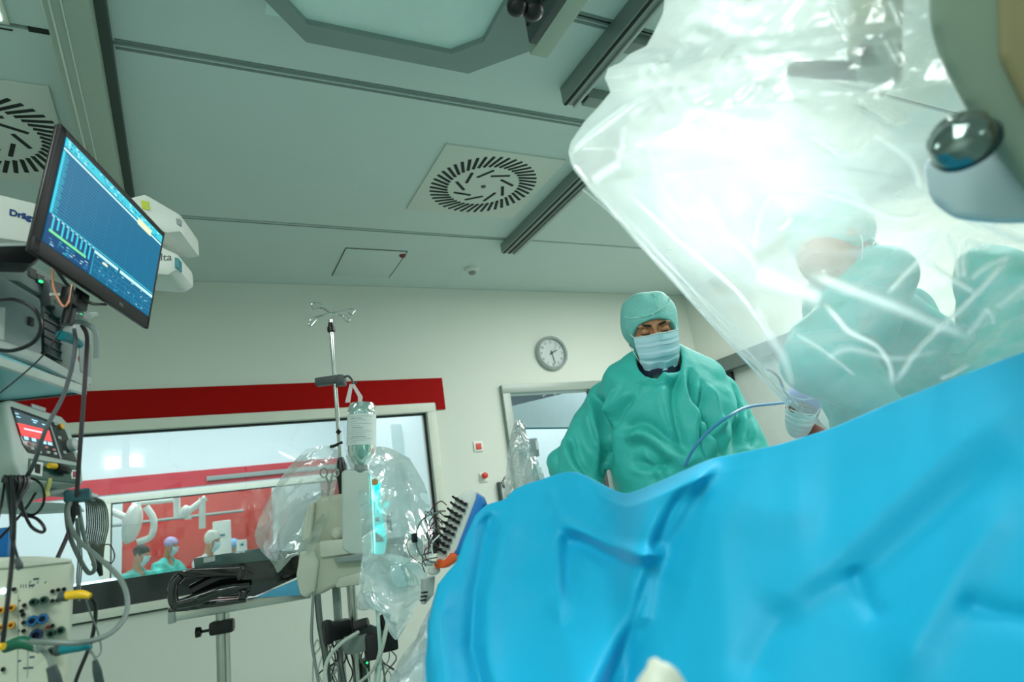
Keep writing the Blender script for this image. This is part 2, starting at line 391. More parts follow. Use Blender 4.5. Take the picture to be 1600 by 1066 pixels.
for (x, y, l) in ((1.83, 2.19, 'short grey bracket box on the ceiling with a black end, by the rail end'), (1.80, 1.81, 'short grey bracket box on the ceiling higher up beside the rail')):
    t = thing('ceiling_bracket', Vector((x, y, 2.94)), l, 'bracket')
    MB().box((.06, 0, .03), (.26, .07, .06), .004).build('bracket_body', STEELG, t); MB().box((-.072, 0, .03), (.012, .05, .04)).build('end_cap', CEILD, t)
# air diffusers
def diffuser(cx, cy, hx, hy, label):
    t = thing('air_diffuser', Vector((cx, cy, HC)), label, 'air vent', 'ceiling air diffusers')
    MB().box((0, 0, -.005), (2 * hx, 2 * hy, .010), .003).build('plate', WALL, t)
    # each slot a recessed dark opening
    n = 44; sl = None
    for k in range(n):
        a = 2 * math.pi * k / n; q = Matrix.Rotation(a, 4, 'Z') @ Matrix.Translation((.272, 0, -.0105)) @ Matrix.Rotation(.42, 4, 'Z')
        if sl is None:
            sl = MB().box((0, 0, 0), (.118, .019, .003), .0008, seg=1).build('slot', CEILD, t, smooth=0); o = sl
        else: o = sl.copy(); C.objects.link(o)
        o.parent = t; o.matrix_local = q
    for k in range(9):
        a = 2 * math.pi * k / 9 + .2; q = Matrix.Rotation(a, 4, 'Z') @ Matrix.Translation((.145, 0, -.0105)) @ Matrix.Rotation(.95, 4, 'Z')
        o = sl.copy(); C.objects.link(o); o.parent = t; o.matrix_local = q
    MB().lathe([(.001, -.016), (.014, -.015), (.017, -.009)], n=16).build('centre_screw', DGREY, t)
diffuser(1.625, 3.135, .375, .37, 'square ceiling air diffuser with radial black slots in the middle of the ceiling')
diffuser(-.795, 3.15, .308, .40, 'square ceiling air diffuser with radial slots cut off by the left edge')
# access panel, fire detector and a red indicator
t = thing('access_panel', Vector((1.225, 4.38, HC)), 'flush square access panel in the ceiling above the red stripe', 'access panel')
MB().box((0, 0, -.002), (.44, .50, .004), .001).build('panel', CEIL, t)
MB().box((-.222, 0, -.003), (.004, .5, .006)).box((.222, 0, -.003), (.003, .5, .006)).box((0, -.252, -.003), (.44, .002, .005)).build('edge_gap', CEILD, t, smooth=0)
p = atz(629, 398, HC); o = simple('indicator_lamp', MB().lathe([(.024, 0), (.024, -.012), (.012, -.024), (.0001, -.026)], o=p), mat('dull_red', (120, 40, 38), .4), 'small dull red indicator on the ceiling beside the flush access panel', 'indicator')
p = atz(737, 419, HC); t = thing('smoke_detector', p, 'small white round fire detector on the ceiling near the back wall', 'detector')
MB().lathe([(.058, 0), (.058, -.02), (.042, -.034), (.0001, -.036)]).build('detector_base', WALL, t); MB().lathe([(.03, -.034), (.028, -.05), (.012, -.06), (.0001, -.061)]).build('sensor_head', GREYP, t)
# ceiling light panels
LITE = mat('lamp_diffuser', (235, 255, 246), .5, emit=4)
def lightpanel(c, sx, sy, label, z=HC):
    t = thing('ceiling_light', Vector((c[0], c[1], z)), label, 'light', 'ceiling light panels')
    MB().box((0, 0, -.006), (sx + .04, sy + .04, .012), .003).build('frame', FRAMEW, t); MB().box((0, 0, -.014), (sx, sy, .004)).build('diffuser_pane', LITE, t)
lightpanel((-.90, 2.13), .66, .52, 'lit white ceiling light panel in the upper left corner')
# small dark slot beside the beam
a = atz(45, 44, HC); o = sb('trim_4', [(-.50, -.425, 2.412, 2.436, HC - .004, HC + .01), (-1.3, -.55, 2.444, 2.450, HC - .003, HC + .01)], CEILD)
# chamfered lamp canopy hanging from the ceiling
t = thing('lamp_canopy', Vector((.775, 1.52, 2.86)), 'large octagonal grey canopy frame hanging below the ceiling at the top', 'canopy')
def octa(x0, x1, y0, y1, c): return [(x0 + c, y1), (x1 - c, y1), (x1, y1 - c), (x1, y0 + c), (x1 - c, y0), (x0 + c, y0), (x0, y0 + c), (x0, y1 - c)]
def ring(b, A, B, z0, z1):
    n = len(A); v = [(x, y, z) for P in (A, B) for z in (z0, z1) for x, y in P]; f = []
    for i in range(n):
        j = (i + 1) % n; f += [[i, j, n + j, n + i], [2 * n + j, 2 * n + i, 3 * n + i, 3 * n + j], [i, 2 * n + i, 2 * n + j, j], [n + j, 3 * n + j, 3 * n + i, n + i]]
    return b.add(v, f)
O1 = octa(-.56, .50, -.56, .543, .20); O2 = octa(-.47, .29, -.47, .452, .10); O3 = octa(-.52, .46, -.52, .50, .19)
ring(MB(), O1, O2, 0, .035).build('lower_ring', mat('canopy_grey', (132, 152, 146), .45), t, smooth=0)
ring(MB(), O3, O2, .035, .13).build('side_skirt', STEELG, t, smooth=0)
MB().box((-.09, -.01, .03), (.84, .96, .01)).build('inner_ceiling_plate', mat('canopy_inside', (214, 240, 234), .5), t)
# mounting bar with camera cluster
t = thing('suspension_bar', Vector((1.205, 1.72, 2.70)), 'square grey suspension bar hanging beside the octagonal canopy', 'bar')
MB().box((0, -.5, .03), (.075, 1.0, .06), .004).build('bar', BEAM, t)
MB().box((-.055, -.33, .06), (.03, .55, .12), .003).build('side_plate', DGREY, t)
b = MB()
for y in (-.07, -.13, -.19): b.cyl((-.075, y, .07), (-.06, y, .07), .006, n=8)
b.cyl((.045, -.02, .02), (.03, -.02, .02), .007, n=8); tag(b.build('screws', CEILD, t), kind='stuff')
MB().box((-.0, -.6, .17), (.05, .05, .26)).build('drop_rod', STEELG, t)
p = at(818, 12, 2.1); t = thing('camera_dome', p, 'black twin dome camera head hanging beside the canopy at the top', 'camera')
MB().ell((-.025, 0, 0), (.034, .034, .034)).build('left_dome', BLACK, t); MB().ell((.035, .0, .002), (.037, .037, .037)).build('right_dome', BLACK, t); MB().cyl((0, 0, 0), (0, 0, HC - p.z), .014).build('stem', BLACK, t)

# red stripe over the window
sb('trim_1', [(-2.6, 1.866, WY - .012, WY + .01, 2.006, 2.21), (1.793, 1.866, WY - .012, WY + .01, 1.95, 2.006)], RED)
def window(name, Y, x0, x1, z0, z1, fw, gl, sill=True, rubber=.012):
    t = bpy.data.objects.new(name, None); C.objects.link(t); t.location = (x0, Y, z0); struct(t)
    wd = x1 - x0; ht = z1 - z0
    MB().box((wd / 2, -.012, ht + fw / 2), (wd + 2 * fw, .05, fw), .004).box((-fw / 2, -.012, ht / 2), (fw, .05, ht), .004).box((wd + fw / 2, -.012, ht / 2), (fw, .05, ht), .004).build('window_frame', FRAMEW, t)
    b = MB(); b.box((wd / 2, .03, ht - rubber / 2), (wd, .03, rubber)).box((wd - rubber / 2, .03, ht / 2), (rubber, .03, ht)).box((rubber / 2, .03, ht / 2), (rubber, .03, ht)); b.build('gasket', GASK, t, smooth=0)
    b = MB().box((wd / 2, .045, ht / 2), (wd - .01, .008, ht - .01)); b.build('pane', gl, t, smooth=0)
    return t
wn = window('window_1', WY, WX0, WX1, WZ0, WZ1, .072, GLASS)
wl = WX1 - WX0
MB().box((wl / 2, .03, .078), (wl - .01, .018, .156)).build('dark_lower_band', DARKG, wn)
MB().box((wl / 2, -.01, -.026), (wl + .14, .05, .052), .004).build('window_sill', FRAMEW, wn)
MB().box((wl / 2, -.004, -.058), (wl + .14, .02, .01)).build('sill_shadow_line', DGREY, wn)  # dark strip painted in as the shadow under the sill
MB().box((wl * .28, .02, .163), (wl * .40, .014, .014)).build('lit_edge', mat('lit_edge', (190, 240, 240), .3, emit=1.5), wn)  # glow in the material makes the bright lower window edge, no lamp

# room beyond the window and the second theatre beyond it
PALE = mat('bright_wall', (222, 236, 240), .8, var=.02)
Y2 = 9.8; fx0 = -.86; fx1 = 3.6
sb('wall_beyond', [(-6, 6.5, Y2, Y2 + .12, 1.93, 3.6), (-6, fx0, Y2, Y2 + .12, 0, 1.93), (fx1, 6.5, Y2, Y2 + .12, 0, 1.93), (fx0, fx1, Y2, Y2 + .12, 0, .85)], PALE)
sb('wall_beyond_left', [(-6.1, -6, WY, 14, 0, 3.6)], PALE)
sb('wall_corridor_divider', [(2.12, 2.2, WY + .12, Y2, 0, 3.6)], PALE)
sb('wall_beyond_right', [(6.5, 6.6, WY - 1.6, 14, 0, 3.6)], PALE)
sb('ceiling_beyond', [(-6, 6.6, WY + .12, 14.2, 3.5, 3.6)], PALE)
sb('trim_2', [(-5.9, 2.0, Y2 - .02, Y2, 2.04, 2.245)], mat('red_stripe_beyond', (196, 42, 62), .5))
w2 = window('window_2', Y2, fx0, fx1, .85, 1.93, .08, GLASS)
MB().box((2.2, -.05, 1.27), (2.2, .04, .06), .004).build('handrail', GREYP, w2)
REDW = mat('red_wall_beyond', (206, 46, 40), .6, var=.1, scale=1.5)
sb('wall_far', [(-6, 6.5, 13.4, 13.5, 0, 3.5)], REDW)
sb('trim_3', [(1.45, 2.35, 13.3, 13.4, 0, 3.4), (-1.6, -1.0, 13.3, 13.4, 0, 3.4), (3.2, 3.6, 13.25, 13.4, 0, 2.3)], PALE)
WL = mat('lamp_white', (240, 246, 240), .4)
def orlamp(px, py, Y, label, arms, disc=(9, 26)):
    p = aty(px, py, Y); t = thing('surgical_lamp', p, label, 'lamp', 'surgical lamps in the far theatre'); s = (p - CAM).length / FPX
    b = MB(); b.lathe([(.0001, -.02), (disc[1] * s * .7, -.035), (disc[1] * s, 0), (disc[1] * s * .9, .05), (disc[1] * s * .4, .09), (.0001, .1)], ax=(.93, -.3, -.2)); b.build('lamp_head', WL, t)
    for P in arms: MB().tube([aty(a, c, Y) - p for a, c in P], 4.2 * s, sm=5).build('arm', WL, t)
orlamp(205, 818, 11.2, 'white disc shaped surgical lamp with a curved yoke in the far theatre, left', [[(166, 796), (190, 806), (212, 816)], [(228, 792), (240, 812), (236, 838), (214, 848)], [(214, 786), (214, 806)]])
orlamp(288, 800, 11.0, 'white surgical lamp arm cluster in the far theatre, right of the other lamp', [[(276, 775), (277, 808)], [(280, 806), (300, 795), (322, 778)], [(294, 806), (294, 812)], [(316, 778), (316, 826)]], disc=(6, 9))
b = MB(); b.tube([aty(172, 822, 12.6), aty(380, 798, 12.6)], .025, sm=0); simple('wall_rail', b, GREYP, 'thin grey horizontal rail on the red wall of the far theatre', 'rail')
b = MB(); b.tube([aty(206, 787, 11.6), aty(278, 780, 11.6)], .045, sm=0); simple('ceiling_boom', b, WL, 'white horizontal boom under the far theatre ceiling', 'boom')
# equipment in the far theatre
for (px, py, Y, sz, l, c) in ((347, 845, 11.5, (.26, .2, .6), 'tall pale cabinet against the red wall of the far theatre', WL), (378, 860, 10.9, (.14, .14, .3), 'small white box unit beside the pale cabinet in the far theatre', WL)):
    p = aty(px, py, Y); t = thing('equipment_cabinet', p, l, 'cabinet'); MB().box((0, 0, (sz[2] / 2 - p.z) / 2), (sz[0], sz[1], sz[2] / 2 + p.z), .02).build('cabinet_body', c, t); MB().box((0, -sz[1] / 2 - .005, .08), (sz[0] * .3, .01, .03)).build('label_strip', TEALP, t)

# doorway in the back wall
d1 = bpy.data.objects.new('door_1', None); C.objects.link(d1); d1.location = (DX0, WY, 0); struct(d1); dw = DX1 - DX0
MB().box((-.036, -.01, DZ / 2), (.072, .07, DZ), .004).box((dw + .036, -.01, DZ / 2), (.072, .07, DZ), .004).box((dw / 2, -.01, DZ + .036), (dw + .144, .07, .072), .004).build('door_frame', FRAMEG, d1)
MB().box((dw - .06, .04, DZ / 2), (.035, .05, DZ), .003).build('door_edge', DGREY, d1)
leafM = mat('pale_blue_panel', (196, 218, 222), .5)
b = MB(); A = aty(795, 636, 5.4); B = aty(915, 607, 6.0); n = 2
v = [A, B, Vector((B.x, B.y, aty(915, 668, 6.0).z)), Vector((A.x, A.y, aty(795, 669, 5.4).z))]; v2 = [p + Vector((-.03, .04, 0)) for p in v]
b.add([*v, *v2], [[0, 3, 2, 1], [4, 5, 6, 7], [0, 1, 5, 4], [3, 7, 6, 2], [1, 2, 6, 5], [0, 4, 7, 3]]); o = b.build('wall_corridor_header', leafM, None, smooth=0); struct(o)
b = MB(); b.box((4.2, 6.9, 1.1), (4.4, .05, 2.2)); o = b.build('wall_corridor_end', mat('bright_corridor_panel', (224, 240, 242), .5), None, smooth=0); struct(o)
b = MB(); b.tube([Vector((p.x, p.y, p.z)) for p in (aty(795, 670, 5.4), aty(915, 669, 6.0))], .008, sm=0); o = b.build('trim_5', TEALP, None); struct(o)
p = aty(833, 700, 6.2); t = thing('wall_dispenser', p, 'grey box seen through the doorway behind the draped film', 'dispenser')
MB().box((0, 0, 0), (.09, .08, .2), .01).build('case', GREYP, t); MB().box((.03, -.045, .02), (.03, .01, .1)).build('window_strip', WHITEP, t)
b = MB(); b.tube([aty(848, 620, 7), aty(858, 612, 7), aty(868, 618, 7)], .01); b.tube([aty(840, 606, 6.8), aty(900, 606, 6.8)], .008, sm=0); simple('ceiling_wire', b, GREYP, 'thin curved wires under the corridor ceiling seen over the door header', 'wire')

# right wall doorway
d2 = bpy.data.objects.new('door_2', None); C.objects.link(d2); d2.location = (XR, 4.7, 0); struct(d2)
MB().box((-.01, -.68, 2.15), (.08, 1.5, .13), .004).box((-.01, .0, 1.06), (.08, .09, 2.12), .004).box((-.01, -1.36, 1.06), (.08, .09, 2.12), .004).build('door_frame', mat('door_frame_dark', (96, 112, 108), .4), d2)
MB().box((.06, -.68, 1.05), (.04, 1.3, 2.1), .004).build('door_leaf', mat('door_leaf_grey', (176, 190, 184), .5), d2)
MB().box((.03, -.15, 2.03), (.05, .22, .09), .004).build('door_closer', BLACK, d2)

# ------------------------------------------------------------------ clock and wall fittings
p = aty(860, 553, WY); frw = Fr((p.x, WY, p.z), (0, -1, 0))
t = thing('wall_clock', frw, 'round wall clock with silver rim and pale grey face above the doorway', 'clock')
R_ = .158
MB().lathe([(R_ * .98, 0), (R_ * 1.0, .02), (R_ * .97, .045), (R_ * .90, .052), (R_ * .84, .046), (R_ * .83, .02)], ax=(0, -1, 0), n=48).build('rim', mat('clock_rim', (168, 178, 176), .3, metal=.35), t)
MB().lathe([(R_ * .84, .0205), (R_ * .84, .0225)], ax=(0, -1, 0), n=48).build('dial', mat('clock_dial', (182, 196, 194), .35), t, smooth=0)
for k in range(12):
    a = math.pi / 2 - 2 * math.pi * (k + 1) / 12
    text(str(k + 1), .032, tm(math.cos(a) * R_ * .66, math.sin(a) * R_ * .66 - .011, -.0235), INK, t, 'numeral', align='CENTER')
b = MB()
for k in range(60):
    a = 2 * math.pi * k / 60; r0 = R_ * (.77 if k % 5 else .74); b.box((math.cos(a) * (r0 + R_ * .8) / 2, -.023, math.sin(a) * (r0 + R_ * .8) / 2), (R_ * .8 - r0, .001, .0022), rot=Matrix.Rotation(-a, 4, 'Y'))
b.build('minute_marks', INK, t, smooth=0)
def hand(name, ang, ln, wd, y):
    a = math.radians(90 - ang); q = Matrix.Rotation(-a, 4, 'Y'); MB().box(q @ Vector((ln / 2 - .012, y, 0)), (ln + .024, .002, wd), rot=q).build(name, DGREY, t, smooth=0)
hand('hour_hand', 66, .065, .009, -.028); hand('minute_hand', 170, .10, .006, -.031)
hand('second_hand', 40, .105, .002, -.034)
MB().lathe([(.010, .02), (.010, .036), (.0001, .038)], ax=(0, -1, 0), n=16).build('hub', DGREY, t)

def wfit(px, py, name, label, cat):
    p = aty(px, py, WY); return thing(name, Fr((p.x, WY, p.z), (0, -1, 0)), label, cat)
t = wfit(747, 698, 'wall_switch', 'square white wall switch with a red push plate, upper of the two by the window', 'switch')
MB().box((0, -.006, 0), (.082, .012, .082), .004).build('switch_plate', WHITEP, t); MB().box((0, -.014, 0), (.046, .008, .05), .003).build('push_plate', mat('red_push', (214, 74, 66), .4), t)
t = wfit(755, 744, 'emergency_stop_button', 'round red mushroom stop button on a white plate below the red switch', 'button')
MB().box((0, -.006, -.01), (.07, .012, .075), .004).build('button_plate', WHITEP, t); MB().lathe([(.012, .0), (.012, .025), (.024, .028), (.025, .04), (.015, .048), (.0001, .05)], ax=(0, -1, 0)).build('mushroom_head', REDP, t)
t = wfit(786, 768, 'wall_socket_box', 'grey metal wall box with thin black wires, partly behind the blue drape', 'box')
MB().box((0, -.02, -.01), (.09, .04, .17), .004).build('box_body', LGREY, t); MB().box((-.038, -.022, -.01), (.016, .045, .172), .003).build('side_cover', DGREY, t)
b = MB(); b.tube([(0, -.04, .02), (-.01, -.06, .09), (.03, -.07, .13)], .003).tube([(0, -.04, .02), (-.03, -.06, .07), (.03, -.06, .10), (.06, -.05, .06)], .003).box((.02, -.045, -.04), (.04, .012, .03), .003); b.build('wiring', BLACK, t)
t = thing('wall_light_box', Vector((-.95, YB + .01, 2.86)), 'pair of lit square panels on the wall behind the camera, reflected in the window', 'light')
e_ = mat('viewer_glow', (240, 255, 250), .5, emit=9)
for x in (-.16, .16): MB().box((x, .02, 0), (.20, .03, .18), .004).build('lit_panel', e_, t)

# ------------------------------------------------------------------ people
def rm(ax, a): return np.array(Matrix.Rotation(a, 3, ax))
def head_sdf(P):
    d = s_ell(P, (0, .012, .035), (.075, .094, .088))
    d = smin(d, s_ell(P, (0, -.018, -.045), (.060, .068, .078)), .03)
    d = smin(d, s_ell(P, (0, -.050, -.095), (.030, .028, .022)), .02)            # chin
    d = smin(d, s_cap(P, (0, -.086, .022), (0, -.112, -.022), .008, .0135), .012)  # nose
    for s in (-1, 1):
        d = smin(d, s_ell(P, (s * .013, -.098, -.026), (.009, .010, .008)), .006)
        d = smax(d, -s_ell(P, (s * .031, -.096, .020), (.019, .016, .012)), .014)   # socket
        d = smin(d, s_ell(P, (s * .031, -.0765, .017), (.0145, .0125, .0115)), .003) # closed lid
        d = smin(d, s_ell(P, (s * .032, -.083, .037), (.022, .010, .006)), .008)     # brow ridge
        d = smin(d, s_ell(P, (s * .044, -.064, -.015), (.018, .018, .013)), .016)    # cheekbone
        d = smin(d, s_ell(P, (s * .077, .012, .0), (.007, .017, .031)), .006)        # ear
    d = smin(d, s_ell(P, (0, -.080, -.055), (.022, .012, .007)), .008)             # lips
    return d
def nonuni(lo, hi, segs):
    """axis samples: list of (from, to, step)"""
    out = [lo]
    while out[-1] < hi:
        st = next((h for a, b, h in segs if a <= out[-1] < b), .016); out.append(out[-1] + st)
    return np.array(out)

def figure(name, origin, face, label, group, headpos, headrot, arms, crouch=None, gown=GOWN, cap=CAPM, capkind='tall', fold=1., fine=True, skin=SKIN, legs=True, gownhem=.45, lean=0., collar=True, shoulder=1.43, brow=True, lines=None, gres=.0085):
    """origin on the floor, face = horizontal direction; headpos in local metres, headrot (pitch, yaw)"""
    fr = Fr(origin, face); t = thing(name, fr, label, 'person', group)
    # local: y points back, -y front
    H = np.array(headpos); HR = rm('Z', headrot[1]) @ rm('X', headrot[0]); 
    if len(headrot) > 2: HR = rm('Y', headrot[2]) @ HR
    sh = shoulder; hips = sh - .50; lx = lean
    sx = .175; fs = .0035 if fine else .008
    def body(P):
        d = head_sdf((P - H) @ HR) if fine is not None else s_ell(P, H, (.075, .09, .11))
        d = smin(d, s_cap(P, H + HR @ np.array([0, .02, -.06]), (lx * 1., .02, sh + .01), .056, .062), .03)
        d = smin(d, s_ell(P, (lx * .8, .02, sh - .17), (.155, .105, .24)), .04)
        d = smin(d, s_ell(P, (0, .02, hips), (.15, .105, .15)), .06)
        for A in arms:
            d = smin(d, s_cap(P, A[0], A[1], .050, .040), .03); d = smin(d, s_cap(P, A[1], A[2], .038, .028), .015)
            d = smin(d, s_ell(P, np.array(A[2]) + (np.array(A[2]) - np.array(A[1])) * .22, (.035, .05, .025)), .015)
        if legs:
            for s in (-1, 1):
                d = smin(d, s_cap(P, (s * .09, .02, hips - .05), (s * .10, .0, .48), .078, .055), .03); d = smin(d, s_cap(P, (s * .10, .0, .48), (s * .11, .02, .07), .052, .036), .02)
                d = smin(d, s_ell(P, (s * .115, -.05, .04), (.045, .125, .042)), .02)
        return d
    lo = min(min(a[k][0] for a in arms for k in range(3)), -.2) - .09; hi = max(max(a[k][0] for a in arms for k in range(3)), .2) + .09
    ylo = min(min(a[k][1] for a in arms for k in range(3)) - .12, -.2)
    xs = nonuni(lo, hi, [(H[0] - .09, H[0] + .09, fs)]); ys = nonuni(ylo, .2, [(H[1] - .13, H[1] + .12, fs)]); zs = nonuni(-.02 if legs else hips - .3, H[2] + .15, [(H[2] - .13, H[2] + .14, fs)])
    net('body', body, xs, ys, zs, skin, t)
    # gown: loose shell over torso and arms
    def gwn(P):
        d = s_ell(P, (lx * .9, .015, sh - .15), (.205, .15, .25))
        d = smin(d, s_cap(P, (lx - .13, .02, sh - .045), (lx + .13, .02, sh - .045), .062, .062), .07)
        d = smin(d, s_cap(P, (lx * .5 - (.03 if lines else 0), .01, sh - .27), (0, .02, gownhem + .1), .185 if lines else .17, .23), .08)
        for A in arms:
            d = smin(d, s_cap(P, A[0], A[1], .082, .092), .035); d = smin(d, s_cap(P, A[1], A[2], .088, .05), .03)
        q = P - np.array([lx * .8, -.05, sh + .022]); d = smax(d, -(np.sqrt((q[..., 0] / .070) ** 2 + (q[..., 1] / .125) ** 2 + (q[..., 2] / .085) ** 2) - 1) * .06, .012)
        return smax(d, gownhem - P[..., 2], .01)
    def folds(v):
        s = np.zeros(len(v)); q = v + .05 * np.sin(v[:, [2, 0, 1]] * 9 + 1.7)
        s += .011 * np.abs(((q[:, 0] * 1.2 + q[:, 2] * .55 + .2 * np.sin(q[:, 2] * 5)) * 7.5 % 2) - 1)
        s += .010 * np.abs(((q[:, 0] * .8 - q[:, 2] * 1.0 + q[:, 1]) * 6.3 % 2) - 1)
        out = (s - .010 + crumple(v, 5, 7, 6, .5) * .12 + crumple(v, 8, 15, 6, .5) * .10) * fold
        if lines:
            Wd = v @ np.array([[c for c in r[:3]] for r in fr.M.to_3x3()]).T + np.array(fr.M.translation) - np.array(CAM)
            dz = Wd @ np.array(Rf); X_ = 800 + FPX * (Wd @ np.array(Rr)) / dz; Y_ = 533 - FPX * (Wd @ np.array(Ru)) / dz; fm_ = np.clip((.10 - v[:, 1]) / .08, 0, 1)
            for pts, amp, w_ in lines:
                pp_ = np.array(catmull([(a, c, 0) for a, c in pts], 4))[:, :2]; best = np.full(len(v), 1e9); al = np.zeros(len(v)); n_ = len(pp_) - 1; sd = np.zeros(len(v))
                for i in range(n_):
                    a, c = pp_[i], pp_[i + 1]; ab = c - a; l2 = (ab ** 2).sum() + 1e-9; tt_ = np.clip(((X_ - a[0]) * ab[0] + (Y_ - a[1]) * ab[1]) / l2, 0, 1)
                    dx = X_ - a[0] - tt_ * ab[0]; dy = Y_ - a[1] - tt_ * ab[1]; d_ = np.hypot(dx, dy); m_ = d_ < best; best = np.where(m_, d_, best); al = np.where(m_, (i + tt_) / n_, al); sd = np.where(m_, np.sign(ab[0] * dy - ab[1] * dx), sd)
                env = np.clip(al / .2, 0, 1) * np.clip((1 - al) / .2, 0, 1)
                out += fm_ * 1.7 * amp * env * (np.exp(-(best / (w_ * .8)) ** 1.5) - .45 * np.exp(-((sd * best - w_ * 2.0) / w_) ** 2))
        return out
    g = gres if fine else .014
    net('gown', gwn, np.arange(lo - .08, hi + .08, g), np.arange(ylo - .06, .30, g), np.arange(gownhem - .02, sh + .12, g), gown, t, disp=folds)
    # cap: shell over the skull, open over the face
    def capf(P):
        Q = (P - H) @ HR
        if capkind == 'tall':
            a = s_ell(Q, (0, .015, .045), (.092, .108, .09)); a = smin(a, s_cap(Q, (0, .02, .02), (0, .020, .068), .090, .0905), .02); a = smax(a, Q[..., 2] - .150, .03)
        else: a = s_ell(Q, (0, .016, .045), (.088, .106, .092))
        a = a + .002 * np.sin(Q[..., 0] * 90) * np.sin(Q[..., 2] * 60)
        front = s_ell(Q, (0, -.115, -.022), (.098, .112, .078))                    # arched opening over brow and face
        a = smax(a, -front, .006); a = smax(a, -(Q[..., 2] + .045 - .35 * np.clip(-Q[..., 1], -1, .0)), .01)
        return a
    st = .004 if fine else .008
    c = net('surgical_cap', capf, np.arange(H[0] - .13, H[0] + .13, st), np.arange(H[1] - .16, H[1] + .16, st), np.arange(H[2] - .14, H[2] + .19, st), cap, t)
    M3 = Matrix(HR.tolist()); W = lambda x, y, z: Vector(H) + M3 @ Vector((x, y, z))
    if fine:
        b = MB()
        b.tube([W(-.085, -.02, .078), W(-.07, -.055, .070), W(-.035, -.083, .068), (W(0, -.093, .072)), W(.04, -.083, .085), W(.07, -.05, .10), W(.075, 0, .115)], .0016)
        b.tube([W(0, -.093, .072), W(.003, -.095, .062)], .0016, sm=0); b.tube([W(.02, -.085, .076), W(.03, -.068, .112), W(.02, -.03, .137)], .0014)
        b.build('cap_seam', CAPS, c)
    # mask
    def mk(u, v, off=0.):
        a = (u - .5) * 2; z = .006 - v * .150 + .004 * math.exp(-(a * 3.5) ** 2) * (1 - v); 
        bulge = math.sin(math.pi * min(1, max(0, v * .9 + .12))); nose = .013 * math.exp(-(a * 3.0) ** 2) * max(0, 1 - v * 1.5); cx = math.cos(a * 1.18)
        y = -.026 - nose - (.082 + .018 * bulge) * cx ** .62 + (.030 * v * v if v > .5 else 0) * cx; x = a * .072 * (1 - .30 * v * v - .16 * v ** 6) + 0
        ph = (v * 5.0) % 1; y += .0065 * ph * (1 if .15 < v < .95 else 0) * cx; y += .003 * math.sin(a * 7 + v * 5) * (.6 < v < .93) * cx; z += .012 * abs(a) ** 3 * v
        if v < .12: y -= .006 * (1 - v / .12) * math.exp(-(a * 3.5) ** 2)
        return W(x, y + off, z)
    n1 = 41 if fine else 13
    b = MB(); b.grid(lambda u, v: mk(u, v), n1, n1); b.grid(lambda u, v: mk(1 - u, v, .003), n1, n1)
    mkO = b.build('face_mask', MASKM, t, smooth=180)
    b = MB()
    for s in (0, 1):
        sg = -1 if s == 0 else 1; b.tube([mk(s, 0), W(sg * .079, -.01, .025), W(sg * .083, .02, .02)], .0016).tube([mk(s, .92), W(sg * .080, -.02, -.03), W(sg * .083, .018, -.005)], .0014)
    b.tube([mk(i / 8, 0, -.001) for i in range(9)], .0017, sm=2).tube([mk(i / 8, .24, -.0015) for i in range(9)], .0009, sm=2)
    b.build('mask_strap', STRAPM, mkO)
    if brow:
        for s in (-1, 1):
            b = MB(); b.tube([W(s * .012, -.0945, .034), W(s * .022, -.0945, .0365), W(s * .036, -.0895, .0385), W(s * .054, -.075, .034)], [.0030, .0042, .0038, .0016], 6); b.build('eyebrow', HAIR, t)
            b = MB(); b.tube([W(s * .018, -.0855, .010), W(s * .026, -.0895, .0075), W(s * .036, -.088, .008), W(s * .046, -.077, .012)], [.0012, .0022, .0022, .001], 6); b.build('eyelashes', HAIR, t)
    return t, fr, W

# the gowned man at the table
mo = at(1022, 530, 2.2); mx, my = mo.x, mo.y
face = Vector((-mx + .25, -my, 0))
frm = Fr((mx, my, 0), face); 
def L(px, py, d): return tuple(frm.loc(px, py, d))
hp = L(1019, 523, 2.17)
arms = [(L(950, 632, 2.28), L(900, 735, 2.18), L(928, 830, 1.98)), (L(1118, 622, 2.22), L(1158, 712, 2.12), L(1105, 800, 1.9))]
FL = [([(1080, 572), (1081, 601), (1090, 627), (1112, 673), (1122, 712)], -.020, 6), ([(1066, 571), (1053, 607), (1053, 640), (1066, 685), (1080, 715)], -.016, 9), ([(925, 612), (934, 630), (942, 660), (948, 690), (944, 750)], -.024, 6),
 ([(992, 618), (978, 632), (965, 647), (948, 676)], -.014, 6), ([(892, 680), (898, 705), (908, 728), (940, 755)], -.014, 6), ([(966, 676), (985, 662), (1010, 660), (1050, 690), (1080, 712)], -.016, 10), ([(975, 690), (1010, 680), (1045, 710), (1070, 740)], .012, 8),
 ([(1135, 586), (1150, 610), (1157, 640), (1150, 680), (1139, 712)], -.016, 7), ([(1096, 590), (1100, 627), (1094, 665), (1100, 700)], -.012, 5), ([(1108, 600), (1118, 640), (1128, 680)], .012, 6), ([(1170, 640), (1176, 670), (1170, 700)], -.010, 6),
 ([(918, 645), (922, 675), (934, 712)], .012, 7), ([(1010, 585), (1040, 592), (1062, 580)], .010, 6), ([(995, 600), (1020, 596), (1050, 600)], -.008, 5), ([(968, 600), (955, 630), (952, 650)], .012, 6), ([(985, 720), (1020, 728), (1060, 722)], -.010, 6), ([(1000, 700), (1030, 735), (1040, 760)], .010, 7), ([(1125, 650), (1112, 690), (1118, 715)], .014, 6), ([(880, 660), (872, 700), (868, 735)], -.008, 6)]
man, mfr, MW = figure('person', (mx, my, 0), face, 'man in teal gown, teal cap and pale mask looking down behind the blue drape', None, hp, (.30, .05, -.02), arms, gres=.0068, lines=FL, fold=.55, shoulder=L(1030, 585, 2.24)[2] - .0, lean=L(1030, 600, 2.24)[0])
b = MB()
q = lambda x, y, d: Vector(L(x, y, d))
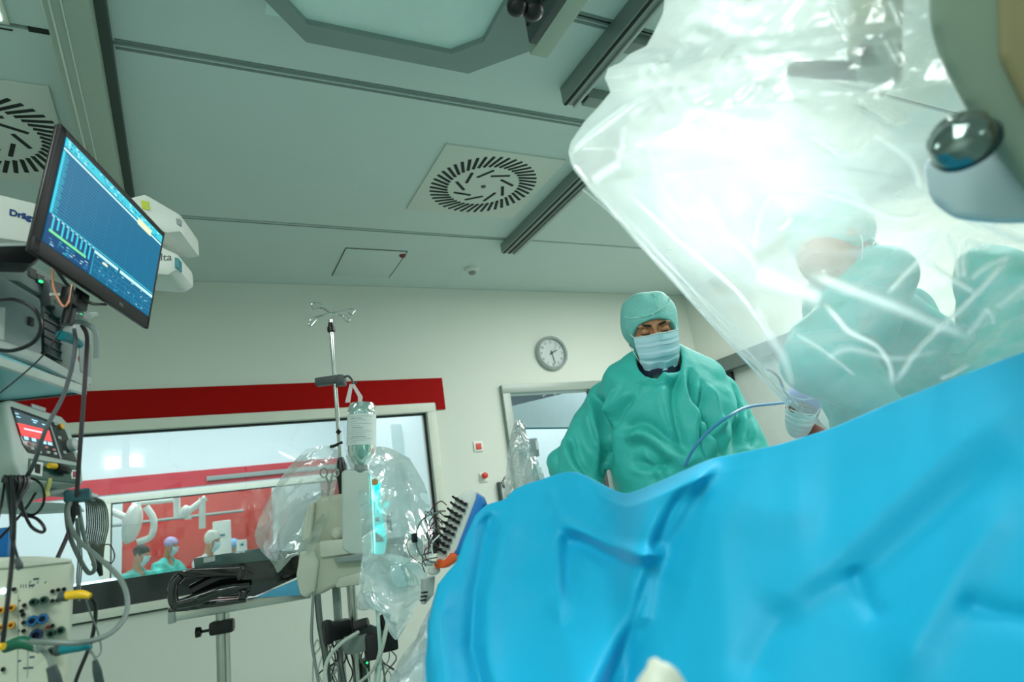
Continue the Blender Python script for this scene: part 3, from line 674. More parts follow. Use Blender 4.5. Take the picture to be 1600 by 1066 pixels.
b.grid(lambda u, v: Vector((0, -.012, .012)) + Vector((hp[0] * .5 + L(1030, 600, 2.24)[0] * .5, hp[1] * .5 + .01, 0)) + Vector(((.062 + .012 * v) * math.sin(u * 6.283), (.066 + .012 * v) * math.cos(u * 6.283), L(1020, 560, 2.2)[2] - v * .09)), 28, 6)
b.build('navy_undershirt_collar', mat('navy_fabric', (16, 34, 58), .8), man)
b = MB(); b.tube([q(1052, 556, 2.15), q(1070, 549, 2.2), q(1085, 551, 2.22)], .002).tube([q(1052, 556, 2.15), q(1066, 566, 2.16), q(1078, 580, 2.15)], .002).tube([q(1055, 558, 2.15), q(1075, 562, 2.2), q(1110, 575, 2.2)], .0022); b.build('neck_tie', STRAPM, man)

# seated person with the purple cap, far right
so = at(1258, 640, 3.35)
f3 = Vector((-so.x - .3, -so.y + .5, 0)); fr3 = Fr((so.x + .08, so.y, 0), f3); L3 = lambda px, py, d: tuple(fr3.loc(px, py, d))
PURP = mat('purple_cap_fabric', (104, 116, 188), .7); PINK = mat('pink_top_fabric', (220, 96, 116), .7); SK2 = mat('skin_deep', (122, 76, 62), .5)
hp3 = L3(1254, 638, 3.35); s3 = hp3[2] - .24
p3, _, W3 = figure('person', (so.x + .08, so.y, 0), f3, 'person with purple cap, glasses, mask and pink top at the far right', None, hp3, (.28, .15, .45),
    [((-.19, .02, s3 - .05), (-.26, -.05, s3 - .3), (-.15, -.3, s3 - .32)), ((.19, .02, s3 - .05), (.26, -.05, s3 - .3), (.15, -.3, s3 - .32))], gown=PINK, cap=PURP, capkind='low', fold=.5, fine=True, skin=SK2, shoulder=s3, gownhem=.35, lean=.02, legs=True)
b = MB()
for s in (-1, 1): b.tube([W3(s * .033 + .024 * math.cos(a), -.112, .018 + .019 * math.sin(a)) for a in np.linspace(0, 6.283, 14)], .002, sm=2)
b.tube([W3(-.01, -.114, .02), W3(.01, -.114, .02)], .002, sm=0); b.tube([W3(.057, -.11, .02), W3(.083, 0, .015)], .0018, sm=0).tube([W3(-.057, -.11, .02), W3(-.083, 0, .015)], .0018, sm=0)
b.build('glasses', DGREY, p3)
# surgeon behind the film at the right
g0 = at(1310, 352, 1.62); f4 = Vector((.25, -1, 0)); fr4 = Fr((g0.x + .25, g0.y + .12, 0), f4); L4 = lambda px, py, d: tuple(fr4.loc(px, py, d))
hp4 = L4(1300, 385, 1.62)
p4, _, W4 = figure('person', (g0.x + .25, g0.y + .12, 0), f4, 'teal gowned surgeon bending in behind the clear microscope film at the right', None, hp4, (.35, 1.25, .35),
    [(L4(1370, 440, 1.56), L4(1290, 560, 1.52), L4(1390, 640, 1.4)), (L4(1552, 430, 1.5), L4(1560, 550, 1.42), L4(1530, 640, 1.32))], shoulder=L4(1450, 400, 1.6)[2], lean=L4(1488, 430, 1.6)[0], fold=.9, fine=True, gown=mat('teal_gown_second', (0, 196, 186), .5, var=.05), collar=False)

# people in the far theatre
def farp(px, py, Y, label, capm, tilt, kind='low', gw=GOWN):
    o = aty(px, py, Y); f = Vector((.6, -.5, 0)); fr = Fr((o.x, o.y, 0), f); s = o.z - .25
    figure('person', (o.x, o.y, 0), f, label, None, (0, -.06, o.z), (.35, tilt), [((-.19, .02, s - .05), (-.27, -.1, s - .28), (-.15, -.3, s - .3)), ((.19, .02, s - .05), (.27, -.1, s - .28), (.15, -.3, s - .3))], cap=capm, capkind=kind, fine=False, brow=False, shoulder=s, gownhem=.1, fold=.8, gown=gw, legs=True)
farp(215, 868, 10.7, 'theatre worker with dark hair band, face shield and teal gown seen through the window, leftmost', mat('black_hair_cap', (40, 40, 44), .7), .3)
farp(262, 854, 11.9, 'theatre worker with lilac cap and teal gown seen through the window', mat('lilac_cap', (176, 166, 216), .7), .2)
farp(326, 846, 10.6, 'theatre worker under a wide white hood seen through the window', mat('white_hood', (232, 236, 226), .7), .2, 'tall', mat('white_gown_fabric', (226, 234, 232), .6))
farp(360, 856, 12.0, 'theatre worker with light blue cap behind the dark flat panel', mat('light_blue_cap', (130, 180, 232), .7), .2)

# ------------------------------------------------------------------ anaesthesia rack at the left
RN = Vector((.947, -.32, 0))
# big screen
m0 = at(96.3, 193, 1.25); m1 = at(48, 392, 1.25 * 1.004)
frm_ = Fr(at(150, 352, 1.36), (.944, -.318, -.086), up=(-.116, -.078, .99)); 
A = Vector((-.168, 1.054, 1.732 - CAMZ)) * 1.25 + CAM; B = Vector((-.038, 1.437, 1.74 - CAMZ)) * 1.25 + CAM; D_ = Vector((-.194, 1.036, 1.507 - CAMZ)) * 1.25 + CAM
wv = (B - A).normalized(); dv = (A - D_); nv = wv.cross(dv).normalized()
fm = Fr((-.1499, 1.5816, 1.7826), (.9307, -.3316, -.152), up=(.1425, -.053, .9884))
MWd, MHt = .500, .273
t = thing('monitor', fm, 'large black framed screen with blue recording lines at the left', 'monitor')
def hx(px, py, y=0.): return fm.hit(px, py, y)
MB().box((0, .009, 0), (MWd - .002, .008, MHt - .002), .003).box((.01, .022, 0), (MWd * .72, .03, MHt * .7), .012).build('housing', BLACK, t)
MB().box((0, .0035, MHt / 2 - .008), (MWd, .008, .015), .002).box((0, .0035, -MHt / 2 + .016), (MWd, .008, .030), .002).box((-MWd / 2 + .011, .0035, 0), (.021, .008, MHt), .002).box((MWd / 2 - .007, .0035, 0), (.013, .008, MHt), .002).build('bezel', mat('bezel_black', (11, 12, 14), .5, spec=.25), t)
sx0, sx1, sz0, sz1 = -MWd / 2 + .022, MWd / 2 - .014, -MHt / 2 + .031, MHt / 2 - .016
def em(name, rgb, s=1.0): return mat(name, rgb, .35, var=.0, emit=s, spec=.12)
EB = em('screen_blue', (0, 92, 130), .42); EL = em('screen_line', (44, 132, 172), .45); EC = em('screen_cyan', (50, 180, 200), .5); EW = em('screen_white', (180, 216, 222), .5); EG = em('screen_green', (110, 204, 140), .5); EDB = em('screen_dark_blue', (0, 62, 112), .4); EY = em('screen_cream', (216, 216, 180), .5)
scr = MB().box(((sx0 + sx1) / 2, .0005, (sz0 + sz1) / 2), (sx1 - sx0, .004, sz1 - sz0)).build('screen', EB, t, smooth=0)
b = MB(); Wd = sx1 - sx0; Hh = sz1 - sz0
def sr(u0, u1, v0, v1, mi, k=0): b.m(mi); y = -.0017 - .0003 * k; x0 = sx0 + u0 * Wd; x1 = sx0 + u1 * Wd; z0 = sz1 - v0 * Hh; z1 = sz1 - v1 * Hh; b.add([(x0, y, z0), (x1, y, z0), (x1, y, z1), (x0, y, z1)], [[0, 3, 2, 1]])
# 0 line 1 cyan 2 white 3 green 4 darkblue 5 cream
sr(0, 1, 0, .085, 1); sr(0, 1, .10, .122, 2, 1); sr(.70, .86, .062, .135, 5, 2)
for i in range(70): u = random.uniform(.02, .95); v = random.choice((.012, .035, .058)); sr(u, u + random.uniform(.006, .022), v, v + .012, random.choice((4, 2)), 1)
for i in range(19): v = .150 + i * .0302; sr(.02, 1, v, v + .0036, 0)
sr(0, .018, .13, .72, 1)
for i in range(24): v = .15 + i * .0235; sr(.004, .05 if i % 3 else .04, v, v + .007, 1, 1)
for i in range(8): u = .1 + i * .11; sr(u, u + .0012, .14, .71, 0)
sr(0, 1, .72, .73, 1)
sr(0, .36, .73, 1, 4)
for i in range(9): u = .03 + i * .037; sr(u, u + .014, .745, .745 + random.uniform(.09, .15), 1, 1)
for i in range(10): u = .02 + i * .036; sr(u, u + .02, .735, .745, 2, 1)
sr(.02, .31, .865, .89, 3, 2)
for i in range(40): u = random.uniform(.02, .33); v = random.choice((.91, .935, .96, .98)); sr(u, u + random.uniform(.008, .03), v, v + .008, random.choice((0, 1, 2)), 1)
sr(.37, .374, .73, 1, 1); sr(.37, .60, .745, .775, 2, 1); sr(.62, 1, .745, .78, 2, 1)
for v in (.83, .885, .94): sr(.38, 1, v, v + .005, 0, 1)
for u in (.44, .52, .60, .70, .80, .9): sr(u, u + .004, .86, .99, 0, 1)
for i in range(44): u = random.uniform(.39, .95); v = random.choice((.79, .80, .85, .86, .905, .92, .965, .98)); sr(u, u + random.uniform(.006, .026), v, v + .007, random.choice((0, 1, 2)), 1)
sr(.45, .50, .80, .822, 5, 2)
b.build('screen_graphics', [EL, EC, EW, EG, EDB, EY], scr, smooth=0)
MB().box((-.01, .045, -MHt / 2 - .012), (.06, .03, .04), .004).cyl((-.01, .05, -MHt / 2), (-.01, .05, -MHt / 2 - .07), .012).build('lower_mount', BLACK, t)
text('DELL', .009, tm(.085, -MHt / 2 + .011, -.0012), GREYP, t, 'maker_mark')
MB().box((.08, .042, .02), (.1, .03, .1), .006).build('rear_mount', DGREY, t)

# rack frame: origin at the far lower corner of the upper shelf
S0 = at(137, 612, 1.62); fk = Fr(S0, RN)
def K(px, py, y=0.): x, z = fk.hit(px, py, y); return x, z
# upper boom head with the maker's lettering
def rackbox(name, px_poly, y0, y1, m, parent, bev=.006): return MB().prism([fk.hit(a, c, y0) for a, c in px_poly], y0, y1, bev).build(name, m, parent)
def sub(label, cat, name): return thing(name, fk, label, cat)
fd = Fr(at(35, 340, 1.75), (.52, -.85, 0))
t = thing('supply_boom', fd, 'white boom housing with blue lettering behind the large screen', 'boom')
P = [fd.hit(*q) for q in ((-60, 288), (62, 318), (64, 382), (-60, 364))]
MB().prism(P, 0, .28, .012).build('housing', WHITEP, t)
xs_ = fd.hit(-40, 300)[0]; MB().cyl((xs_, .14, fd.hit(-40, 300)[1] - .01), (xs_, .14, HC - fd.o.z), .035).build('ceiling_tube', LGREY, t)
x0, z0 = fd.hit(14, 334); x1, z1 = fd.hit(78, 350)
an = math.atan2(z1 - z0, x1 - x0)
text('Dräger', .0255, tm(x0, z0 - .004, -.0012, an), mat('deep_blue_print', (18, 62, 128), .5), t, 'lettering', bold=.0009)
# cable tray arm (black) behind the screen's lower left corner
fa = Fr(at(20, 395, 1.30), (.4, -.9, 0)); t = thing('support_bracket', fa, 'black monitor support arm entering from the left edge', 'arm')
P = [fa.hit(*q) for q in ((-60, 386), (52, 381), (72, 395), (50, 412), (-60, 408))]; MB().prism(P, 0, .06, .006).build('arm_bar', BLACK, t)
MB().prism([fa.hit(*q, -.002) for q in ((-60, 381), (50, 379), (52, 384), (-60, 386))], -.002, .058, .0015).build('top_strip', LGREY, t)
# white boxes behind the screen, right side
fb = Fr(at(245, 335, 2.0), (-.28, -.95, 0))
t = thing('gas_module_box', fb, 'white box with yellow green label behind the top right corner of the screen', 'box')
MB().prism([fb.hit(*q) for q in ((188, 312), (226, 302), (281, 334), (283, 362), (262, 364), (200, 352))], 0, .2, .012).build('housing', WHITEP, t)
MB().prism([fb.hit(*q, -.003) for q in ((220, 313), (232, 315), (234, 328), (222, 326))], -.003, 0).build('green_label', mat('lime_label', (206, 216, 60), .5), t, smooth=0)
MB().prism([fb.hit(*q, -.004) for q in ((275, 341), (282, 343), (282, 352), (276, 350))], -.004, .01, .001).build('latch', GREYP, t)
t = thing('infusion_unit', fb, 'small white unit with dark lettering and teal end behind the right edge of the screen', 'box')
MB().prism([fb.hit(*q) for q in ((180, 372), (250, 384), (277, 396), (279, 420), (262, 430), (180, 424))], 0, .16, .012).build('housing', WHITEP, t)
MB().prism([fb.hit(*q, -.003) for q in ((273, 402), (279, 404), (279, 420), (273, 418))], -.003, .03, .001).build('teal_end', TEALP, t)
x0, z0 = fb.hit(227, 408); text('Delta', .034, tm(x0, z0, -.0012, -.05), DGREY, t)

a_ = fb.hit(215, 380); b_ = fb.hit(215, 350); MB().box((a_[0], .10, (a_[1] + b_[1]) / 2), (.05, .05, abs(a_[1] - b_[1]) + .03), .008).build('link_bracket', GREYP, t)
# module rack: shelf, grey cabinets
t = sub('grey equipment shelf with blue underside holding the monitor modules at the left', 'shelf', 'equipment_shelf')
top = [K(0 - 60, 537), K(137, 600), K(137, 613), K(-60, 549)]
MB().prism([K(-70, 533), K(136, 604), K(136, 617), K(-70, 548)], 0, .012, .002).build('front_edge', mat('shelf_edge', (196, 206, 198), .3), t)
xr, zr = K(136, 613)
MB().box(((xr - .36), .19, zr + .008), (.72, .36, .014), .003).build('shelf_board', mat('shelf_underside', (136, 212, 222), .35), t)
MB().box((xr + .002, .19, zr + .008), (.01, .37, .022), .002).build('end_rail', DGREY, t)
MB().box((xr - .36, .37, zr + .008), (.72, .01, .022), .002).build('rear_rail', DGREY, t)
# lower big cabinet with round edge
t = sub('rounded grey monitor module cabinet standing on the blue bottomed shelf', 'module', 'module_cabinet')
MB().prism([K(-60, 428, .03), K(8, 432, .03), K(66, 466, .03), K(68, 556, .03), K(0, 533, .03), K(-60, 515, .03)], .03, .30, .012).build('cabinet_body', mat('module_grey', (146, 158, 158), .35), t)
MB().prism([K(68, 553), K(140, 595), K(141, 608), K(68, 572), K(-60, 528), K(-60, 512), K(0, 530)], .0, .30, .008).build('base_lip', LGREY, t)
MB().prism([K(69, 478, .05), K(112, 500, .05), K(114, 570, .05), K(70, 553, .05)], .05, .30, .003).build('socket_bay', mat('bay_dark', (30, 62, 60), .5), t)
MB().prism([K(114, 488, .02), K(143, 502, .02), K(145, 604, .02), K(116, 586, .02)], .02, .30, .008).build('side_frame', LGREY, t)
MB().prism([K(124, 528, .018), K(143, 538, .018), K(143, 590, .018), K(126, 581, .018)], .018, .03, .003).build('side_panel', GREYP, t)
MB().prism([K(46, 494, .026), K(54, 497, .026), K(54, 511, .026), K(46, 508, .026)], .026, .035, .002).build('rocker_switch', BLACK, t)
MB().prism([K(-60, 475, .028), K(9, 480, .028), K(7, 532, .028), K(-60, 512, .028)], .028, .035, .002).build('paper_label', WHITEP, t)
for k, y in enumerate((0, 8, 16, 24, 32, 40)):
    MB().prism([K(71, 486 + y * 1.6, .048), K(112, 507 + y * 1.6, .048), K(112, 508.5 + y * 1.6, .048), K(71, 487.5 + y * 1.6, .048)], .046, .05).build('bay_rib', DGREY, t)
for (px, py) in ((111, 545), (111, 563)): x, z = K(px, py, .04); MB().cyl((x, .05, z), (x, .02, z), .011, .009, 12).build('socket', ORG, t)
p0 = Vector((*K(80, 525, .02),)); a0 = Vector((p0.x, .02, p0.y)); 
MB().tube([(p0.x, .0, p0.y), (p0.x + .05, -.0, p0.y + .005), (p0.x + .09, .0, p0.y + .0)], [.012, .012, .008], 10).build('teal_plug', TEALP, t)
# upper module under the screen
t = sub('grey upper module with dark ports right under the large screen', 'module', 'port_module')
MB().prism([K(-60, 406, .06), K(40, 408, .06), K(84, 432, .06), K(84, 470, .06), K(66, 462, .06), K(30, 440, .06), K(-60, 432, .06)], .06, .28, .008).build('module_body', mat('module_grey2', (160, 172, 170), .35), t)
for (a, c) in ((52, 424), (64, 434)): MB().prism([K(a - 6, c - 7, .056), K(a + 5, c - 2, .056), K(a + 6, c + 13, .056), K(a - 5, c + 8, .056)], .055, .075, .002).build('port', DGREY, t)
MB().prism([K(78, 436, .04), K(102, 444, .04), K(132, 488, .04), K(138, 505, .04), K(112, 503, .04), K(80, 478, .04)], .04, .2, .006).build('connector_block', DGREY, t)
MB().prism([K(80, 458, .036), K(98, 458, .036), K(98, 462, .036), K(80, 462, .036)], .035, .04).build('bright_strip', WHITEP, t)
MB().prism([K(92, 476, .03), K(134, 498, .03), K(132, 510, .03), K(98, 494, .03)], .02, .1, .004).build('grey_connector', GREYP, t)
MB().cyl((*[K(136, 494, .0)[0]], .0, K(136, 494, .0)[1]), (K(150, 491, .0)[0], .0, K(150, 491, .0)[1]), .009, .006, 12).build('lever', LGREY, t)
b = MB()
for (a, c) in ((64, 440), (112, 490), (126, 492), (96, 470)): x, z = K(a, c, .03); b.box((x, .03, z), (.009, .006, .005), .001)
tag(b.build('green_leds', em('led_green', (40, 220, 120), 1.2), t), kind='stuff')

# patient monitor with red alarm screen
fp = Fr(at(74, 690, 1.42), (.90, -.40, .20), up=(0, 0, 1))
pp = lambda L, y=0.: [fp.hit(a, c, y) for a, c in L]
t = thing('patient_monitor', fp, 'grey patient monitor with red alarm bar on its dark screen, lower left', 'monitor')
MB().prism(pp(((6, 628), (18, 624), (60, 638), (97, 650), (108, 662), (129, 732), (131, 757), (34, 754), (22, 722))), 0, .16, .008, 3).build('case', mat('pm_grey', (166, 182, 174), .4), t)
MB().prism(pp(((17.6, 635), (60, 650), (98, 665), (104, 676), (121, 722), (96, 717), (44.6, 707), (36, 694)), -.002), -.002, .004, .0015).build('front_glass', mat('pm_black', (26, 34, 36), .2), t)
s_ = MB().prism(pp(((22, 641), (72, 659), (84, 697), (38, 688)), -.0035), -.0035, -.001).build('screen', em('pm_screen', (48, 66, 72), .8), t, smooth=0)
MB().prism(pp(((28, 661), (77, 673), (81, 690), (34, 680)), -.0045), -.0045, -.0035).build('alarm_bar', em('alarm_red', (238, 62, 62), 1.0), s_, smooth=0)
b = MB()
for a, c in ((41, 684.5), (53, 687), (69, 691), (78, 693)): b.prism(pp(((a - 3, c - 2.6), (a + 3, c - 1.2), (a + 4, c + 3.4), (a - 2, c + 2)), -.0046), -.0046, -.0036)
for a, c, w_ in ((24, 645, 5), (50, 655, 9), (66, 662, 7), (26, 650, 6), (52, 659, 5)): b.prism(pp(((a, c), (a + w_, c + w_ * .33), (a + w_, c + w_ * .33 + 1.2), (a, c + 1.2)), -.0044), -.0044, -.0036)
b.prism(pp(((38, 669), (66, 675), (66, 677), (38, 671)), -.005), -.005, -.0044)
o = b.build('screen_text', em('pm_text', (150, 196, 220), .9), s_, smooth=0); tag(o, kind='stuff')
MB().prism(pp(((78, 664), (80, 664), (97, 717), (94.5, 717)), -.003), -.003, -.001).build('divider', GREYP, t, smooth=0)
for k, (a, c) in enumerate(((45, 694), (48, 702), (58, 703), (60, 708), (70, 700), (73, 708), (82, 704), (84, 710))):
    x, z = fp.hit(a, c); MB().box((x, -.003, z), (.009, .004, .006), .0015).build('key', LGREY if k % 2 else mat('key_pink', (196, 130, 128), .5), t)
x, z = fp.hit(109, 697); MB().lathe([(.015, 0), (.015, -.004), (.0145, .014), (.010, .017), (.0001, .017)], o=(x, 0, z), ax=(0, -1, 0)).build('rotary_knob', LGREY, t)
x, z = fp.hit(95, 667); MB().cyl((x, 0, z), (x, -.005, z), .007).build('alarm_button', mat('amber', (226, 170, 40), .4), t)
for a, c in ((85, 663), (91, 685), (99, 708)): x, z = fp.hit(a, c); MB().box((x, -.003, z), (.011, .003, .008), .0015).build('soft_key', GREYP, t)
MB().prism(pp(((46, 716), (122, 728), (124, 755), (44, 748)), -.002), -.002, .004, .0012).build('lower_panel', mat('pm_green', (38, 84, 72), .45), t)
MB().prism(pp(((50, 720), (68, 723), (66, 745), (48, 741)), -.004), -.004, 0, .001).build('socket_plate', WHITEP, t)
MB().prism(pp(((56, 724), (64, 726), (63, 740), (56, 738)), -.006), -.006, -.003, .001).build('socket', CEILD, t)
MB().prism(pp(((112, 734), (122, 735), (122, 749), (112, 748)), -.004), -.004, 0, .001).build('badge_plate', WHITEP, t)
MB().prism(pp(((115, 736.5), (120, 737), (120, 746), (115, 745.5)), -.0055), -.0055, -.003).build('badge', mat('badge_red', (150, 36, 52), .5), t, smooth=0)
x, z = fp.hit(72, 731); MB().cyl((x - .008, -.012, z), (x + .012, -.012, z), .006).build('yellow_plug', YEL, t)
x, z = fp.hit(90, 737); MB().tube([(x - .02, -.012, z + .004), (x, -.014, z), (x + .02, -.010, z)], .009).build('black_plug', BLACK, t)
MB().prism(pp(((50, 631), (72, 638), (71, 644), (50, 637)), -.001), -.001, .002).build('top_slot', GREYP, t)
# side cheek of the unit
t = thing('side_module', Fr(at(15, 700, 1.55), (.35, -.94, 0)), 'pale beige side module with yellow tipped leads left of the patient monitor', 'module')
fs_ = Fr(at(15, 700, 1.55), (.35, -.94, 0)); ps = lambda L, y=0.: [fs_.hit(a, c, y) for a, c in L]
MB().prism(ps(((-60, 622), (10, 628), (30, 700), (40, 770), (-60, 770))), 0, .2, .01).build('case', OFFW, t)
MB().prism(ps(((-60, 655), (0, 650), (2, 665), (-60, 668)), -.003), -.003, .0, .001).build('side_slot', DGREY, t)
MB().tube([(*ps(((-20, 672),))[0][:1], -.03, ps(((-20, 672),))[0][1]), (ps(((10, 683),))[0][0], -.04, ps(((10, 683),))[0][1])], [.003, .003], 8, 0).build('thin_lead', BLACK, t)
a, c = ps(((8, 681),))[0]; a2, c2 = ps(((16, 683),))[0]; MB().cyl((a, -.04, c), (a2, -.04, c2), .006).build('yellow_tip', YEL, t)
a, c = ps(((-30, 688),))[0]; a2, c2 = ps(((18, 692),))[0]; a3, c3 = ps(((28, 702),))[0]; MB().tube([(a, -.03, c), (a2, -.04, c2), (a3, -.04, c3)], [.008, .009, .006], 10).build('grey_lead_plug', GREYP, t)
# rail under the patient monitor with lower shelf
t = thing('equipment_rail', at(60, 772, 1.40), 'grey round rail under the patient monitor carrying hanging cables', 'rail'); o_ = Vector(t.location)
MB().tube([at(-60, 760, 1.32) - o_, at(110, 772, 1.46) - o_], .0085, 12, 0).tube([at(110, 772, 1.46) - o_, at(130, 774, 1.47) - o_, at(148, 778, 1.5) - o_], .0095, 12).build('rail_tube', LGREY, t)
MB().box(at(122, 775, 1.46) - o_, (.05, .045, .028), .006).build('corner_joint', mat('teal_grey', (44, 92, 100), .4), t)
MB().prism([(p - o_).x and ((at(a, c, 1.6) - o_).x, (at(a, c, 1.6) - o_).z) for (a, c, p) in [(a, c, at(a, c, 1.6)) for a, c in ((-60, 782), (112, 784), (118, 792), (34, 800), (-60, 800))]], (at(30, 790, 1.6) - o_).y, (at(30, 790, 1.6) - o_).y + .12, .004).build('lower_shelf', mat('shelf_pale', (176, 196, 192), .4), t)
x = at(76, 762, 1.38) - o_; MB().tube([at(72, 770, 1.38) - o_, at(76, 760, 1.38) - o_, at(78, 748, 1.38) - o_], .004).tube([at(70, 750, 1.38) - o_, at(76, 758, 1.38) - o_, at(79, 752, 1.38) - o_], .003).tube([at(70, 766, 1.38) - o_, at(74, 776, 1.38) - o_], .006).build('yellow_tie', mat('tie_yellow', (214, 204, 120), .5), t)

# amplifier with sockets
fz = Fr(at(55, 960, 1.22), (.10, -1, .02)); pz = lambda L, y=0.: [fz.hit(a, c, y) for a, c in L]
t = thing('amplifier_box', fz, 'beige amplifier box full of coloured round sockets at the lower left', 'amplifier')
MB().prism(pz(((-60, 872), (60, 869), (108, 873), (114, 882), (106, 1055), (100, 1120), (-60, 1120))), 0, .12, .008, 3).build('case', BEIGE, t)
MB().prism(pz(((-60, 892), (40, 886), (112, 878), (112, 874), (70, 871), (-60, 873)), -.004), -.004, .02, .002).build('top_lip', OFFW, t)
def sock(px, py, r, m, nm='socket', ln=.016):
    x, z = fz.hit(px, py); MB().lathe([(r, 0), (r, ln * .6), (r * .86, ln), (r * .55, ln), (r * .5, ln * .3), (.0001, ln * .3)], o=(x, 0, z), ax=(0, -1, 0), n=18).build(nm, m, t)
BLK2 = DGREY
for a, c, m_ in ((19, 950, YEL), (2, 954, YEL), (18, 977, YEL), (1, 981, YEL)): sock(a, c, .0062, mat('amber_socket', (222, 156, 30), .4))
for a, c in ((53, 941), (69, 938), (80, 990), (95, 985), (80, 1018)): sock(a, c, .0075, mat('green_socket', (30, 74, 62), .4), ln=.022)
for a, c in ((51, 970), (67, 967)): sock(a, c, .0095, mat('blue_socket', (20, 92, 140), .4), ln=.022)
sock(57, 992, .0105, NAVY, ln=.022)
for a, c in ((22, 921), (38, 946), (37, 973), (34, 955), (36, 961), (82, 924), (91, 922), (100, 921), (82, 939), (90, 938), (82, 978), (37, 986), (5, 1046), (99, 933)): sock(a, c, .0038, BLACK, ln=.006)
sock(75, 980, .003, REDP, ln=.005); sock(5, 924, .0055, em('bright_led', (200, 250, 250), 1.5), 'lit_button', .004)
b = MB()
for px in (32, 36, 40, 45, 50): b.prism(pz(((px, 913), (px + 1.1, 913), (px + 1.1, 919), (px, 919)), -.0006), -.0006, .001)
for (px, py, w_) in ((52, 904, 9), (46, 914, 8), (28, 938, 4), (28, 985, 3), (28, 1032, 5), (46, 1026, 8), (36, 1043, 16), (64, 1002, 6), (0, 990, 4)): b.prism(pz(((px, py), (px + w_, py - 1), (px + w_, py + 2), (px, py + 3)), -.0006), -.0006, .001)
for px in (46, 58, 70): 
    b.tube([(*pz(((px, 912),))[0][:1], -.0005, pz(((px, 912),))[0][1]), (pz(((px + 2, 908),))[0][0], -.0005, pz(((px + 2, 908),))[0][1])], .0006, 5, 0)
tag(b.build('printed_marks', INK, t, smooth=0), kind='stuff')
MB().prism(pz(((28, 930), (29, 930), (27, 1110), (26, 1110)), -.001), -.001, .001).prism(pz(((44, 960), (45, 960), (43, 1060), (42, 1060)), -.001), -.001, .001).build('panel_joint', GREYP, t, smooth=0)
def simp_tube(name, pts, r, m, label, cat='cable', group=None, n=8): 
    return tag(MB().tube([at(*q) for q in pts], r, n).build(name, m, None), label, cat, group)
def plug(name, pts, rs, m, label, body=None):
    o_ = at(*pts[0]); t = thing(name, o_, label, 'plug'); MB().tube([at(*q) - o_ for q in pts], rs, 12).build('plug_body', m, t)
    if body: MB().tube([at(*q) - o_ for q in body[0]], body[1], 12).build('collar', body[2], t)
    return t
plug('cable_plug', [(104, 931, 1.17), (126, 929, 1.17), (141, 932, 1.17)], [.0078, .0078, .0055], YEL, 'yellow plug sticking out of the right side of the amplifier', ([(94, 933, 1.17), (105, 932, 1.17)], .0085, DGREY))
plug('cable_plug', [(8, 1012, 1.08), (34, 1004, 1.08), (58, 1012, 1.08)], [.009, .0105, .008], GRN, 'dark green plug with grey boot across the lower amplifier front', ([(54, 1010, 1.08), (64, 1014, 1.08)], .008, GREYP))
plug('cable_plug', [(98, 1014, 1.12), (126, 1010, 1.12), (142, 1012, 1.14)], [.010, .009, .0035], TEALP, 'teal blue plug at the lower right corner of the amplifier', ([(88, 1017, 1.12), (100, 1014, 1.12)], .0095, DGREY))
plug('cable_plug', [(-14, 1010, 1.02), (6, 1010, 1.02)], [.006, .006], YEL, 'short yellow plug at the left edge below the amber sockets')
plug('cable_plug', [(26, 872, 1.0), (30, 884, 1.0), (32, 890, 1.0)], [.0035, .0055, .004], DGREY, 'small grey plug hanging on a black lead before the amplifier')
plug('cable_plug', [(80, 1042, 1.0), (86, 1062, 1.0), (92, 1100, 1.0)], [.007, .009, .010], DGREY, 'dark grey ribbed plug pointing down at the bottom left')
plug('cable_plug', [(148, 1032, 1.1), (152, 1050, 1.1), (160, 1090, 1.1)], [.004, .007, .007], DGREY, 'slim dark grey plug on a thin lead at the bottom edge')
# cables: (points px,py,depth)
simp_tube('cable', [(58, 1008, 1.08), (74, 1024, 1.05), (82, 1044, 1.0)], .0042, TUBEG, 'short grey cable from the green plug to the dark ribbed plug')
simp_tube('cable', [(48, 1003, 1.05), (80, 1004, 1.04), (130, 1004, 1.05), (172, 990, 1.1), (196, 962, 1.15), (198, 930, 1.18), (184, 900, 1.22), (150, 868, 1.3), (118, 838, 1.38), (106, 800, 1.42), (116, 775, 1.45)], .0045, TUBEG, 'thick grey cable looping out to the right from the amplifier')
simp_tube('cable', [(143, 935, 1.17), (149, 948, 1.18), (148, 975, 1.2), (140, 1010, 1.2), (118, 1066, 1.2), (112, 1110, 1.2)], .0036, BLACK, 'black cable dropping from the yellow plug')
simp_tube('cable', [(134, 935, 1.16), (142, 960, 1.17), (152, 985, 1.18), (158, 1015, 1.18), (150, 1027, 1.15), (135, 1012, 1.14)], .0015, TUBEG, 'thin grey lead hanging from the yellow plug')
simp_tube('cable', [(135, 1008, 1.14), (145, 1022, 1.12), (150, 1034, 1.1)], .002, TUBEG, 'thin lead between the teal plug and the slim grey plug')
simp_tube('cable', [(18, 745, 1.25), (22, 800, 1.15), (20, 860, 1.05), (12, 940, 1.0), (4, 1005, .98)], .0034, BLACK, 'black cable running down in front of the amplifier')
simp_tube('cable', [(10, 760, 1.3), (18, 820, 1.2), (22, 850, 1.05), (28, 874, 1.0)], .002, BLACK, 'thin black lead ending in the small grey plug')
